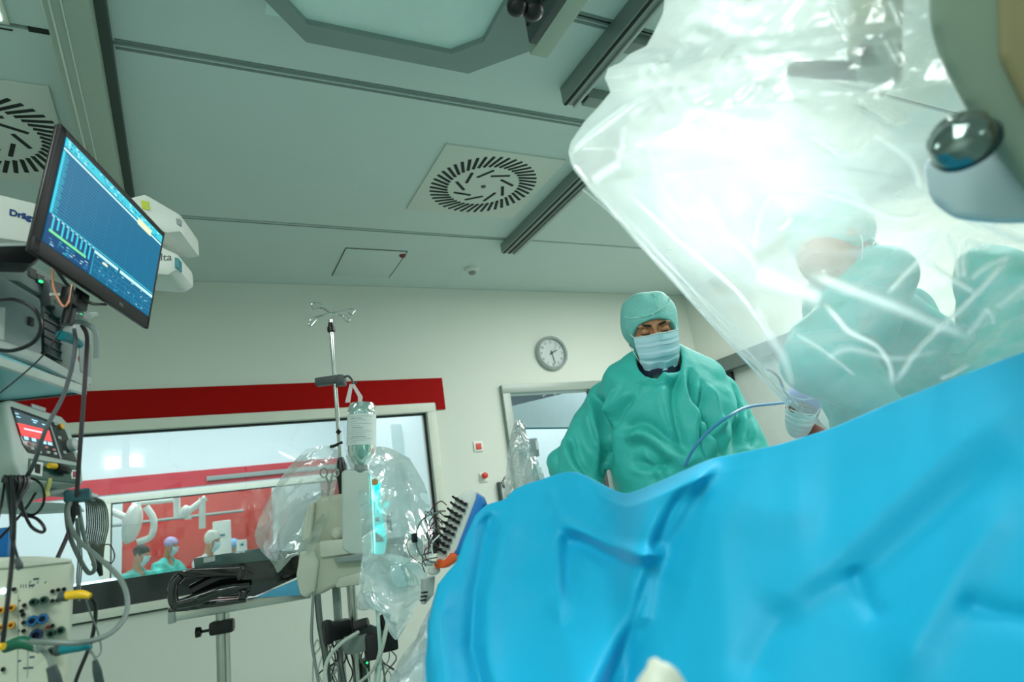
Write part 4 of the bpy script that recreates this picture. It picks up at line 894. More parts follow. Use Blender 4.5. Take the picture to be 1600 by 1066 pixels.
# coiled black bundle
b = MB()
for k in range(9):
    x = 2 + k * 4.2 + random.uniform(-2, 2); b.tube([at(x, 752 + random.uniform(-4, 4), 1.30), at(x + 4, 744, 1.27), at(x + 8, 756, 1.26), at(16 + k * .9, 800, 1.22), at(18 + k * .5, 840 + k * 3, 1.18)], .0026, 6)
b.tube([at(30, 762, 1.3), at(48, 748, 1.28), at(66, 760, 1.28), at(68, 786, 1.28), at(54, 804, 1.28), at(36, 800, 1.28), at(28, 780, 1.28), at(38, 756, 1.28)], .0026, 6).tube([at(26, 756, 1.3), at(34, 790, 1.27), at(48, 822, 1.26), at(66, 832, 1.26), at(69, 824, 1.26), at(56, 810, 1.27), at(36, 806, 1.28)], .003, 6)
b.tube([at(8, 750, 1.3), at(2, 790, 1.26), at(-4, 815, 1.24)], .0026, 6).tube([at(56, 770, 1.3), at(40, 795, 1.3), at(10, 830, 1.3), at(-10, 850, 1.3)], .0026, 6)
simple('cable_bundle', b, BLACK, 'coiled bundle of black cables hanging from the rail at the left edge', 'cable')
b = MB(); tt = thing('cable_bundle', at(135, 790, 1.5), 'hank of grey and olive cables hanging from the end of the rail', 'cable'); o_ = Vector(tt.location)
for k in range(11):
    x = 132 + k * 2.9; e = 122 + k * 4.2; b.tube([at(126 + k * 1.5, 776, 1.48) - o_, at(x + 2, 786, 1.5) - o_, at(x + 4 + k * .4, 820, 1.5) - o_, at(x + 2, 850, 1.5) - o_, at(148 + k * 1.2, 880, 1.5) - o_], .0018, 6)
b.build('thin_strands', OLIVE, tt)
MB().tube([at(110, 776, 1.46) - o_, at(104, 800, 1.46) - o_, at(110, 840, 1.46) - o_, at(128, 880, 1.46) - o_, at(140, 896, 1.46) - o_, at(148, 884, 1.46) - o_, at(132, 840, 1.46) - o_, at(122, 790, 1.46) - o_], .0048, 8).build('thick_loop', TUBEG, tt)
b = MB(); b.tube([at(112, 780, 1.45) - o_, at(117, 806, 1.45) - o_], [.012, .010], 10, 0).build('black_sleeve', BLACK, tt)
b = MB()
for k in range(3): b.tube([at(118 + k * 2, 810, 1.44) - o_, at(122 + k * 3, 870, 1.44) - o_, at(120 + k * 3, 905, 1.44) - o_, at(122 + k, 940, 1.4) - o_], .0016, 6)
b.build('thin_leads', TUBEG, tt); MB().tube([at(150, 878, 1.48) - o_, at(156, 892, 1.48) - o_, at(158, 900, 1.48) - o_], [.011, .006, .004], 8).build('black_end_plugs', BLACK, tt)
simp_tube('cable', [(128, 508, 1.45), (136, 525, 1.45), (135, 560, 1.45), (131, 620, 1.42), (125, 700, 1.4), (118, 790, 1.45), (108, 830, 1.45), (90, 872, 1.4)], .0045, mat('plum_cable', (66, 58, 62), .5), 'long dark cable hanging from the connector under the screen to the amplifier')
simp_tube('cable', [(116, 515, 1.46), (118, 535, 1.42), (112, 575, 1.38), (98, 620, 1.32), (72, 670, 1.26), (54, 722, 1.26), (40, 748, 1.3)], .0042, mat('slate_cable', (78, 84, 86), .5), 'dark grey cable crossing in front of the red alarm screen')
simp_tube('cable', [(98, 502, 1.46), (114, 503, 1.44), (130, 504, 1.44), (148, 516, 1.44), (151, 535, 1.44), (150, 560, 1.44)], .0062, GREYP, 'thick grey ribbed cable end beside the teal plug')
simp_tube('cable', [(-20, 472, 1.30), (20, 468, 1.28), (52, 482, 1.28), (64, 510, 1.28), (52, 535, 1.28), (20, 548, 1.28), (-10, 546, 1.3)], .0040, BLACK, 'black cable making a round loop over the rounded grey module')
simp_tube('cable', [(82, 418, 1.38), (84, 450, 1.36), (98, 478, 1.35), (108, 470, 1.35), (113, 445, 1.4)], .0022, mat('copper_lead', (226, 150, 110), .4), 'thin copper coloured lead looping under the large screen')
simp_tube('cable', [(86, 418, 1.42), (108, 448, 1.42), (140, 473, 1.42), (165, 476, 1.5)], .0036, BLACK, 'black cable curving under the lower edge of the large screen')
simp_tube('cable', [(114, 448, 1.36), (104, 500, 1.34), (70, 552, 1.3), (30, 590, 1.25), (-10, 622, 1.2)], .0016, BLACK, 'thin black lead running diagonally over the equipment shelf')
simp_tube('cable', [(158, 852, 1.5), (172, 852, 1.5), (179, 868, 1.5), (174, 880, 1.5), (164, 876, 1.5)], .0014, BLACK, 'thin black ring of wire at the right of the grey hank')
p = at(-6, 850, 1.35); t = thing('supply_box', p, 'small deep blue box with pale stripe at the left edge above the amplifier', 'box')
MB().box((0, 0, .0), (.05, .05, .06), .004).build('blue_box', BLUEP, t); MB().box((0, 0, -.042), (.05, .05, .018), .003).build('pale_stripe', WHITEP, t); MB().box((0, 0, -.063), (.05, .05, .02), .003).build('teal_base', TEALP, t)
# cart column carrying the rack down to the floor
t = thing('equipment_column', fk, 'grey column that carries the equipment rack, left of the frame', 'column')
zf = -S0.z
MB().box((-.62, .30, (zf + .55) / 2), (.10, .10, .55 - zf), .01).build('column_post', LGREY, t)
MB().box((-.5, .30, zf + .04), (.5, .5, .07), .02).build('base', DGREY, t)
for zz in (.12, -.20, -.42): MB().box((-.42, .30, zz), (.36, .04, .04), .005).build('bracket_arm', GREYP, t)

# ------------------------------------------------------------------ middle of the room
# instrument table with pole
D1 = 2.75
ft = Fr(at(340, 955, D1), (-.06, -1, 0)); pt_ = lambda L, y=0.: [ft.hit(a, c, y) for a, c in L]
ft = Fr(at(340, 955, D1), (-.18, -1, 0))
zf = -ft.o.z
t = thing('instrument_table', ft, 'stainless instrument table on a single pole with black clamp', 'table')
xa, za = ft.hit(264, 962); xb, zb = ft.hit(486, 928); tw = xb - xa
zt = (za + zb) / 2
MB().box(((xa + xb) / 2, .20, zt), (tw, .42, .045), .006).build('tray_top', STEEL, t)
MB().box((xa + .012, .0, zt - .004), (.03, .03, .05), .006).build('corner_cap', LGREY, t)
xp, _ = ft.hit(342, 1000)
MB().cyl((xp, .12, zt - .02), (xp, .12, zf + .05), .029, n=28).build('pole', STEEL, t)
b = MB(); b.box((xp, .10, zt - .085), (.10, .075, .055), .014); b.build('clamp', BLACK, t)
MB().lathe([(.006, 0), (.006, .03), (.02, .035), (.022, .055), (.0001, .06)], o=(xp - .05, .10, zt - .09), ax=(-1, 0, 0), n=14).build('clamp_knob', BLACK, t)
b = MB(); b.box((xp, .12, zf + .05), (.6, .06, .04), .01).box((xp, .12, zf + .05), (.06, .5, .04), .01); b.build('foot_cross', STEEL, t)
# flat dark display lying face down
def slabpx(name, pl, th, m, label, cat, bev=.004, dy=None):
    pass
fq = Fr(at(380, 900, 2.72), (-.15, -1, 0)); pq = lambda L, y=0.: [fq.hit(a, c, y) for a, c in L]
t = thing('folded_display', fq, 'large flat black display leaning on the instrument table, teal sheen on top', 'display')
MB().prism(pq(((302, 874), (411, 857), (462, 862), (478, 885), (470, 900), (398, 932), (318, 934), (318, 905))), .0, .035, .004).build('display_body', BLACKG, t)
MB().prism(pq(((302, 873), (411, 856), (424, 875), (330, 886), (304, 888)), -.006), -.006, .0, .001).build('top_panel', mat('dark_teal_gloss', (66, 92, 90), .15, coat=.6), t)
MB().prism(pq(((318, 872), (336, 869), (336, 877), (318, 880)), -.008), -.008, -.006).build('sticker', LGREY, t, smooth=0)
ff = Fr(at(330, 915, 2.62), (-.15, -1, 0)); pf = lambda L, y=0.: [ff.hit(a, c, y) for a, c in L]
t = thing('arm_support', ff, 'glossy black folded arm support lying on the instrument table', 'support')
def ft3(px, py, y=0.): x, z = ff.hit(px, py, y); return Vector((x, y, z))
MB().prism(pf(((276, 893), (300, 888), (376, 884), (382, 888), (380, 902), (372, 910), (368, 901), (290, 904), (276, 902))), 0, .12, .008, 3).build('upper_bar', BLACKG, t)
MB().tube([ft3(282, 900), ft3(272, 912), ft3(270, 935), ft3(276, 950)], .02, 12).build('left_bracket', BLACKG, t)
MB().tube([ft3(276, 945), ft3(310, 936), ft3(350, 922), ft3(390, 916)], [.018, .026, .022, .015], 12).build('lower_bar', BLACKG, t)
MB().tube([ft3(300, 925, .05), ft3(340, 905, .05), ft3(370, 900, .05)], .03, 10).build('pad', BLACK, t)
MB().box(ft3(380, 929), (.035, .04, .035), .008).build('foot_block', BLACKG, t)
MB().prism(pf(((262, 950), (290, 947), (330, 940), (384, 936), (384, 942), (292, 955), (262, 958)), .02), .02, .2, .004).build('base_plate', BLACKG, t)
b = MB(); xq = pq(((398, 934), (470, 903), (486, 912), (480, 930)), -.012); b.prism(xq, -.012, -.008, .001); o = b.build('blue_sheet', mat('sheet_blue', (84, 168, 206), .6), None, smooth=30, recenter=False); o.matrix_world = fq.M; tag(o, 'light blue paper sheet under the dark flat display', 'sheet')

# IV pole
DV = 2.45
base = at(545, 900, DV); px_ = at(527, 620, DV)
lowp = Vector((at(541, 840, DV).x, at(541, 840, DV).y, 0)); topz = at(518, 493, DV).z
fi = Fr((lowp.x, lowp.y, 0), (-.45, -.85, 0)); t = thing('iv_pole', fi, 'chrome drip stand with four wire hooks at the top', 'stand')
hz = lambda px, py: fi.hit(px, py)[1]
def ix(px, py, y=0.): x, z = fi.hit(px, py, y); return Vector((x, y, z))
MB().cyl((0, 0, .08), (0, 0, hz(535, 745)), .0125).build('lower_tube', STEEL, t); MB().cyl((0, 0, hz(535, 760)), (0, 0, hz(518, 500)), .0085).build('upper_tube', CHROME, t)
MB().lathe([(.012, -.012), (.016, -.008), (.016, .01), (.012, .014), (.010, .03)], o=(0, 0, hz(519, 515))).build('top_collar', BLACK, t)
MB().lathe([(.016, -.09), (.018, -.04), (.022, -.02), (.022, .0), (.017, .03), (.012, .05)], o=(0, 0, hz(536, 735))).build('height_clamp', BLACK, t)
MB().cyl((.0, 0, hz(537, 742)), (.035, -.01, hz(537, 742)), .012, .016, 12).build('clamp_screw', BLACK, t)
z_ = hz(518, 489); c0 = Vector((0, 0, z_))
def hook(pts): MB().tube([c0] + [ix(a, c, y) for a, c, y in pts], .0032, 8).build('hook', CHROME, t)
tp = ix(518, 489); sh_ = Vector((tp.x, 0, 0))
hook([(500, 494, -.03), (488, 498, -.05), (482, 506, -.05), (486, 510, -.05), (493, 502, -.05), (492, 497, -.05)])
hook([(505, 482, .03), (495, 482, .05), (490, 484, .05), (487, 476, .05), (494, 473, .05), (504, 475, .05)])
hook([(535, 486, .0), (548, 483, .0), (554, 486, .0), (550, 492, .0), (544, 489, .0)])
hook([(530, 492, -.04), (540, 494, -.05), (546, 500, -.05), (544, 504, -.05), (539, 500, -.05), (536, 494, -.05)])
MB().box(ix(515, 595), (.11, .045, .032), .006).build('hanger_clamp', DGREY, t)
MB().box(ix(533, 595), (.035, .05, .042), .008).build('clamp_block', DGREY, t)
MB().tube([ix(536, 590, -.02), ix(544, 588, -.02), ix(550, 594, -.02), ix(552, 602, -.02), ix(557, 597, -.02)], .0045, 8).build('clamp_hook', DGREY, t)
MB().tube([ix(516, 698, -.01), ix(522, 697, -.01), ix(535, 691, .0)], .006).lathe([(.0001, -.012), (.012, 0), (.0001, .012)], o=ix(529, 675, -.015)).build('small_black_clip', BLACK, t)
b = MB()
for k in range(5):
    a = 2 * math.pi * k / 5; MB().tube([(0, 0, .10), (math.cos(a) * .28, math.sin(a) * .28, .07)], [.018, .012], 10, 0).build('base_leg', STEEL, t); MB().lathe([(.0001, -.028), (.028, -.01), (.028, .01), (.0001, .028)], o=(math.cos(a) * .28, math.sin(a) * .28, .035), ax=(math.sin(a), -math.cos(a), 0), n=16).build('castor', BLACK, t)
# infusion bottle upside down
fbt = Fr(at(565, 680, DV - .04), (-.30, -.95, 0), up=(.10, 0, 1)); t = thing('infusion_bottle', fbt, 'upside down clear infusion bottle with white printed label hanging from the drip stand', 'bottle')
zz = lambda px, py: fbt.hit(px, py)[1]
zT, zB = zz(561, 631), zz(568, 727); Rb = abs(fbt.hit(587, 680)[0] - fbt.hit(541, 680)[0]) / 2; xc = 0; Lb = zT - zB
GB = mat('bottle_glass', (205, 236, 230), .06, trans=.85, spec=.6, coat=.2)
MB().lathe([(.0001, zT - .010), (Rb * .6, zT - .004), (Rb * .8, zT), (Rb * .96, zT - Lb * .07), (Rb, zT - Lb * .15), (Rb * .93, zT - Lb * .18), (Rb * .98, zT - Lb * .22), (Rb, zT - Lb * .3), (Rb, zT - Lb * .75), (Rb * .93, zT - Lb * .85), (Rb * .66, zT - Lb * .94), (Rb * .42, zB), (Rb * .4, zB - .02), (.0001, zB - .022)], n=32).build('glass_body', GB, t)
MB().lathe([(Rb * .90, zT - Lb * .5), (Rb * .9, zT - Lb * .76), (Rb * .6, zT - Lb * .92), (Rb * .38, zB)], n=32).build('liquid', mat('clear_liquid', (180, 224, 216), .05, trans=.9), t)
def lab(u, v): a = -math.pi / 2 - 1.35 + u * 2.7; return (math.cos(a) * Rb * 1.012, math.sin(a) * Rb * 1.012, zT - Lb * (.20 + .50 * v))
lb_ = MB().grid(lab, 20, 3).build('label', PAPER, t, smooth=180)
b = MB(); rr = random.Random(3)
for i, v in enumerate(np.linspace(.08, .92, 15)):
    u0 = .2 + rr.uniform(0, .08); u1 = rr.uniform(.4, .75) if i % 4 else .8
    h_ = .022 if i % 5 == 1 else .010
    def f_(u, q, u0=u0, u1=u1, v=v, h_=h_): a = -math.pi / 2 - 1.35 + (u0 + (u1 - u0) * u) * 2.7; return (math.cos(a) * Rb * 1.02, math.sin(a) * Rb * 1.02, zT - Lb * (.20 + .50 * (v + q * h_)))
    b.grid(f_, 8, 2)
tag(b.build('printed_lines', mat('label_print', (128, 156, 158), .6), lb_, smooth=180), kind='stuff')
MB().lathe([(Rb * .45, zB - .0), (Rb * .47, zB - .018), (Rb * .3, zB - .03)], n=20).build('cap', GREYP, t)
def bx_(px, py, y=0.): x, z = fbt.hit(px, py, y); return Vector((x, y, z))
b = MB()
hk = bx_(551, 601, -.02)
for (a1, a2, off) in (((543, 629), (549, 600), 0), ((563, 620), (551, 600), 0), ((563, 620), (562, 632), 0)):
    p, q_ = bx_(*a1, -.02), bx_(*a2, -.02); d = (q_ - p); s_v = Vector((.009, 0, .0))
    b.add([p - s_v, p + s_v, q_ + s_v * .7, q_ - s_v * .7, p - s_v + Vector((0, .003, 0)), p + s_v + Vector((0, .003, 0)), q_ + s_v * .7 + Vector((0, .003, 0)), q_ - s_v * .7 + Vector((0, .003, 0))], [[0, 1, 2, 3], [4, 7, 6, 5], [0, 3, 7, 4], [1, 5, 6, 2], [2, 6, 7, 3], [0, 4, 5, 1]])
b.build('hanging_strap', mat('pink_white_strap', (222, 206, 206), .5), t)
simp_tube('infusion_tube', [(572, 728, DV - .05), (578, 745, 2.35), (580, 790, 2.3), (583, 850, 2.28), (584, 872, 2.28)], .0022, mat('clear_cyan_tube', (120, 226, 226), .2), 'thin clear tube dropping from the upside down infusion bottle', 'tube')
# forceps clipped above the machine
o_ = at(513, 760, 2.38); t = thing('forceps', o_, 'pair of steel ring forceps standing on the beige machine', 'forceps')
g = lambda a, c: at(a, c, 2.38) - o_
b = MB(); cx, cy = 506, 739; b.tube([g(cx + 5.5 * math.cos(a), cy + 7 * math.sin(a)) for a in np.linspace(1.2, 7.3, 12)], .0028).tube([g(509, 745), g(513, 756), g(513, 775)], .0034); b.build('left_half', STEEL, t)
b = MB(); cx, cy = 524, 739; b.tube([g(cx + 5 * math.cos(a), cy + 6 * math.sin(a)) for a in np.linspace(2.2, 8.3, 12)], .0028).tube([g(519, 743), g(515, 756), g(512, 775)], .0034); b.build('right_half', STEEL, t)

# beige draped machine (navigation / monitor trolley)
DM = 2.3
fg = Fr(at(525, 850, DM), (-.35, -.93, 0)); pg = lambda L, y=0.: [fg.hit(a, c, y) for a, c in L]
t = thing('imaging_trolley', fg, 'bulky beige imaging trolley with folded screen and grey posts under clear film', 'trolley')
MB().prism(pg(((486, 782), (496, 775), (530, 770), (582, 776), (584, 860), (560, 880), (500, 905), (480, 900), (478, 840))), .06, .26, .02, 4).build('main_housing', BEIGE, t)
MB().prism(pg(((478, 850), (520, 846), (586, 850), (584, 888), (548, 904), (500, 930), (472, 930), (463, 915), (466, 870))), .0, .2, .018, 4).build('lower_housing', BEIGE, t)
MB().prism(pg(((482, 788), (490, 784), (486, 840), (480, 866), (470, 862), (472, 820)), .03), .03, .22, .010, 3).build('side_grip', OFFW, t)
MB().prism(pg(((468, 862), (490, 858), (498, 878), (492, 925), (478, 936), (468, 930), (462, 900)), -.02), -.02, .12, .012, 3).build('left_foot_cover', OFFW, t)
MB().prism(pg(((533, 738), (540, 733), (576, 735), (580, 742), (583, 868), (576, 872), (545, 866), (534, 858)), -.02), -.02, .03, .010, 3).build('folded_screen', mat('screen_back_pale', (200, 212, 204), .35), t)
MB().prism(pg(((520, 872), (572, 864), (586, 866), (586, 874), (524, 880)), -.035), -.035, -.01, .003).build('grey_handle', GREYP, t)
MB().prism(pg(((498, 846), (538, 842), (552, 866), (500, 872)), -.015), -.015, .05, .008).build('hinge_cover', OFFW, t)
x, z = fg.hit(524, 834); MB().lathe([(.022, 0), (.022, .02), (.014, .03), (.0001, .032)], o=(x, .06, z), ax=(-.2, -1, 0)).build('round_latch', OFFW, t)
x, z = fg.hit(547, 905); MB().box((x, .05, z), (.11, .1, .05), .015).build('post_socket', OFFW, t)
zfl = -fg.o.z
def post(px, py0, r, m, py1=None, y=.05, nm='post'):
    x, z = fg.hit(px, py0, y); MB().cyl((x, y, z), (x, y, zfl + .12), r, n=16).build(nm, m, t)
post(525, 915, .015, STEELG, y=.1); post(549, 905, .012, STEEL, y=.02)
MB().box((fg.hit(530, 1000)[0], .08, zfl + .09), (.45, .4, .07), .03).build('base', BEIGE, t)
for (sx_, sy_) in ((-.18, -.1), (.18, -.1), (-.18, .26), (.18, .26)): MB().lathe([(.0001, -.02), (.035, -.012), (.035, .012), (.0001, .02)], o=(fg.hit(530, 1000)[0] + sx_, sy_, zfl + .035), ax=(1, 0, 0), n=18).build('castor', BLACK, t)
# lit screen edge, facing right
x, z0 = fg.hit(584, 866); x1, z1 = fg.hit(579, 745)
MB().prism([(x, z0), (x + .004, z0), (x1 + .004, z1), (x1, z1)], -.022, .026).build('lit_edge', em('cyan_edge', (150, 240, 236), 1.6), t, smooth=0)
CY = em('cyan_screen', (20, 196, 196), 1.3)
sc = MB().prism(pg(((585, 752), (592, 752), (596, 800), (604, 844), (600, 866), (586, 868)), .0), .0, .02, .002).build('side_screen', CY, t)
for q in (((586, 810), (592, 808), (592, 815), (586, 815)), ((604, 805), (612, 801), (611, 808), (605, 812)), ((586, 832), (596, 838), (600, 846), (587, 848)), ((603, 812), (611, 812), (613, 830), (607, 832))): MB().prism(pg(q, -.01), -.01, .0, .001).build('dark_graphic', BLACK, sc, smooth=0)
x, z = fg.hit(587, 754); MB().cyl((x, -.01, z), (x, -.03, z), .012, n=12).build('brass_knob', mat('brass', (196, 150, 96), .3, metal=.6), t)
# clamps, boxes and cables around the posts
b = MB(); 
t = thing('clamp_cluster', at(530, 985, 2.2), 'black clamps and grey junction boxes around the trolley posts', 'clamp'); o_ = Vector(t.location)
G = lambda a, c, d=2.2: at(a, c, d) - o_
MB().box(G(525, 985), (.10, .07, .06), .012).build('black_clamp', BLACK, t); MB().box(G(512, 988, 2.12), (.03, .05, .075), .012).build('clamp_lever', BLACK, t)
MB().tube([G(556, 980, 2.1), G(566, 975, 2.1), G(575, 972, 2.1)], [.02, .016, .014], 10).build('black_knob', BLACK, t)
MB().box(G(580, 990, 2.15), (.1, .06, .05), .01, rot=Matrix.Rotation(.5, 4, 'Y')).build('grey_lever_box', DGREY, t)
MB().box(G(557, 1006, 2.1), (.075, .06, .05), .008).build('junction_box', mat('junction_grey', (120, 136, 128), .4), t)
MB().box(G(605, 995, 2.2), (.06, .06, .09), .01).build('dark_module', BLACK, t); MB().box(G(582, 1010, 2.1), (.05, .05, .08), .012).build('brown_black_block', mat('soft_black', (34, 32, 34), .6), t)
MB().box(G(598, 985, 2.25), (.03, .04, .05), .006).build('blue_block', NAVY, t)
MB().prism([(G(a, c).x, G(a, c).z) for a, c in ((567, 1035), (580, 1028), (578, 1066), (566, 1066))], G(570, 1040).y, G(570, 1040).y + .05, .004).build('led_unit', DGREY, t); MB().ell(G(573.5, 1036, 2.17), (.004, .004, .004)).build('green_led', em('led_green', (40, 220, 120), 1.2), t)
cb = [([(490, 925, 2.2), (488, 960, 2.15), (487, 1000, 2.1), (493, 1040, 2.05), (500, 1080, 2.0)], .005, TUBEG, 'grey cable hanging straight down at the left of the trolley posts'),
 ([(496, 930, 2.2), (500, 975, 2.15), (508, 1020, 2.1), (514, 1080, 2.05)], .011, mat('dark_green_hose', (70, 86, 80), .5), 'thick dark green hose hanging beside the trolley posts'),
 ([(560, 988, 2.08), (535, 1004, 2.02), (515, 1026, 1.98), (508, 1050, 1.95), (512, 1085, 1.9)], .006, TUBEL, 'pale cable arching down from the black knob'),
 ([(558, 1070, 2.0), (580, 1050, 1.98), (594, 1024, 1.98), (602, 995, 2.0), (604, 975, 2.05)], .005, TUBEL, 'pale cable sweeping up to the draped unit'),
 ([(589, 950, 2.05), (592, 985, 2.02), (594, 1020, 2.0), (590, 1080, 1.95)], .006, mat('clear_tube', (176, 206, 196), .3), 'clear tube hanging from the film wrapped unit'),
 ([(604, 975, 2.05), (598, 1000, 2.02), (590, 1030, 2.0), (584, 1080, 1.98)], .004, TUBEL, 'thin pale lead from the black connector under the film'),
 ([(535, 1004, 2.15), (532, 1030, 2.1), (540, 1080, 2.05)], .008, DGREY, 'dark hose between the trolley posts'),
 ([(545, 1010, 2.12), (552, 1035, 2.1), (556, 1080, 2.05)], .003, BLACK, 'thin black lead below the junction box'),
 ([(490, 1012, 2.3), (496, 1000, 2.3), (500, 1012, 2.3), (490, 1030, 2.3), (489, 1080, 2.3)], .003, TUBEL, 'pale thin lead looped at the left of the posts'),
 ([(573, 1045, 2.15), (576, 1060, 2.15), (577, 1085, 2.12)], .003, TUBEL, 'pale lead under the green lit unit'),
 ([(592, 1020, 2.0), (598, 1040, 2.0), (604, 1080, 2.0)], .003, TUBEG, 'thin grey lead right of the clear tube')]
for P_, r_, m_, l_ in cb: simp_tube('cable', P_, r_, m_, l_)
t = thing('cable_coil', at(560, 1040, 2.25), 'tangle of thin grey and black leads below the junction box', 'cable'); o_ = Vector(t.location); rr = random.Random(11)
for m_, nm in ((TUBEG, 'grey_lead'), (BLACK, 'black_lead'), (TUBEL, 'pale_lead')):
    b = MB()
    for k in range(7):
        x = rr.uniform(505, 610); b.tube([at(x, 1000 + rr.uniform(-15, 15), 2.25) - o_, at(x + rr.uniform(-14, 14), 1030, 2.22 + rr.uniform(-.05, .05)) - o_, at(x + rr.uniform(-22, 22), 1055, 2.22) - o_, at(x + rr.uniform(-18, 18), 1090, 2.2) - o_], .0025, 6)
    tag(b.build(nm, m_, t), kind='stuff')

# EEG headbox with rows of black plugs, tilted
axis = (at(741, 766, 1.80) - at(684, 878, 1.72)); axis.normalize()
fe = Fr(at(712, 822, 1.76), (-.62, -.78, .05), up=axis); pe = lambda L, y=0.: [fe.hit(a, c, y) for a, c in L]
t = thing('electrode_headbox', fe, 'tilted white and blue electrode box with rows of black plugs and an orange clip', 'electrode box')
MB().prism(pe(((722, 769), (738, 765), (745, 769), (744, 780), (714, 858), (702, 878), (684, 884), (680, 872), (702, 800), (712, 778))), 0, .035, .006, 3).build('white_body', WHITEP, t)
MB().prism(pe(((744, 771), (752, 776), (757, 788), (752, 800), (716, 868), (708, 872), (712, 858)), .002), .002, .04, .005, 3).build('blue_back', BLUEP, t)
MB().prism(pe(((704, 864), (712, 866), (715, 874), (694, 888), (680, 888), (677, 881), (684, 874), (694, 876), (702, 866)), -.012), -.012, .03, .004, 3).build('orange_clip', ORG, t)
rr = random.Random(5); pl0 = None
for i in range(9):
    for j in range(3):
        a = 728 - i * 4.1 - j * 7.0 + (i % 2) * .8; c = 788 + i * 9.4 - j * 4.0 + 0
        x, z = fe.hit(a, c, -.004)
        if pl0 is None:
            pl0 = MB().box((0, -.006, 0), (.0085, .014, .0085), .002, seg=1).box((-.005, -.013, 0), (.018, .006, .006), .002, seg=1).build('lead_plug', BLACK, t); o = pl0
        else: o = pl0.copy(); C.objects.link(o)
        o.parent = t; o.matrix_local = Matrix.Translation((x, .0, z)) @ Matrix.Rotation(rr.uniform(-.3, .3), 4, 'Y')
b = MB()
for i in range(10):
    x, z = fe.hit(700 - i * 1.6, 790 + i * 9, -.02); b.tube([(x, -.03, z), (x - .02, -.035, z - .005 + rr.uniform(-.01, .01)), (x - .03 + rr.uniform(-.01, .01), -.03, z - .03), (x - .02, -.02, z - .05)], .0016, 6)
tag(b.build('short_leads', mat('maroon_lead', (86, 50, 54), .4), t), kind='stuff')
x0, z0 = fe.hit(689, 836, -.03); x1, z1 = fe.hit(678, 868, -.03); MB().tube([(x0, -.04, z0), (x0 - .008, -.045, (z0 + z1) / 2), (x1, -.04, z1)], .0022).build('white_lead', STRAPM, t)
simp_tube('lead_loop', [(690, 800, 1.72), (668, 806, 1.72), (656, 818, 1.72), (650, 836, 1.72), (652, 856, 1.72), (664, 874, 1.72), (684, 880, 1.72)], .0022, TUBEG, 'grey electrode leads looping left of the electrode box', 'cable')
simp_tube('lead_loop', [(692, 820, 1.72), (672, 800, 1.72), (664, 812, 1.72), (676, 826, 1.72), (692, 824, 1.72)], .0014, BLACK, 'thin black electrode lead curled beside the box', 'cable')
simp_tube('lead_loop', [(648, 842, 1.72), (636, 846, 1.72), (640, 866, 1.72), (656, 880, 1.72), (676, 884, 1.72)], .0013, TUBEG, 'thin outer electrode lead hanging left of the box', 'cable')
simp_tube('lead_loop', [(676, 806, 1.70), (664, 800, 1.70), (668, 822, 1.70), (670, 845, 1.70), (680, 850, 1.70)], .0013, DGREY, 'dark thin lead crossing the loops beside the electrode box', 'cable')
p = at(647.5, 841, 1.715); simple('lead_splitter', MB().box(p, (.014, .014, .024), .003), BLACK, 'small black block splitting the electrode leads', 'splitter')
t = thing('lead_junction', at(676, 894, 1.74), 'white pad and grey striped clips under the orange clip', 'clip'); o_ = Vector(t.location)
MB().ell(at(678, 892, 1.75) - o_, (.018, .014, .012)).build('white_pad', WHITEP, t)
b = MB(); b.prism([((at(a, c, 1.76) - o_).x, (at(a, c, 1.76) - o_).z) for a, c in ((664, 905), (684, 900), (678, 930), (660, 945))], (at(670, 915, 1.76) - o_).y, (at(670, 915, 1.76) - o_).y + .04, .004); b.build('clip_body', LGREY, t)
for k in range(3): MB().box(at(663 - k, 926 + k * 6, 1.73) - o_, (.014, .02, .004), .001).build('clip_stripe', BLACK, t)
simp_tube('cable', [(714, 872, 1.68), (735, 860, 1.6), (760, 842, 1.5)], .0034, GREYP, 'grey cable running from the orange clip under the blue drape')
simp_tube('cable', [(738, 832, 1.55), (750, 812, 1.5), (768, 796, 1.45), (795, 782, 1.42)], .0042, GREYP, 'grey cable over the edge of the blue drape beside the electrode box')

# ------------------------------------------------------------------ films round the trolley
FILM1 = film('trolley_film', (.86, .97, .96, 1), .03, .32, bump=.25, bscale=7, streak=.06)
FILM1B = film('trolley_film_right', (.80, .97, .97, 1), .03, .48, bump=.25, bscale=8, streak=.06)  # the screen's cyan glow is partly put into this tint
FILM2 = film('bag_film', (.78, .95, .97, 1), .04, .62, bump=.3, bscale=10, streak=.06)
def lerp(a, b, t): return a + (b - a) * t
def sheet(name, rows, m, label, cat, n=60, amp=.03, f=9, seed=1, thick=.0, parent=None, part_label=None):
    """film surface through rows of (px,py,d) points, creased like crushed film"""
    R = [catmull([at(*q) for q in r], 8) for r in rows]
    def samp(L, u): x = u * (len(L) - 1); i = min(int(x), len(L) - 2); return L[i].lerp(L[i + 1], x - i)
    k = len(rows); G = []
    for j in range(n):
        v = j / (n - 1); 
        for i in range(n):
            u = i / (n - 1); P = [samp(r, u) for r in R]; C_ = catmull(P, 4) if k > 2 else P
            G.append(tuple(samp(C_, v)))
    G = np.array(G); c = crumple(G, seed, f, 8, .5) + .5 * crumple(G, seed + 9, f * 2.3, 8, .5)
    d = G - np.array(CAM); d /= np.linalg.norm(d, axis=1)[:, None]; G = G + d * (c * amp * f)[:, None]
    b = MB(); b.v = [tuple(p) for p in G]; b.f = [[j * n + i, j * n + i + 1, (j + 1) * n + i + 1, (j + 1) * n + i] for j in range(n - 1) for i in range(n - 1)]; b.mi = [0] * len(b.f)
    o = b.build(name, m, parent, smooth=180); 
    if parent is None: tag(o, label, cat)
    return o
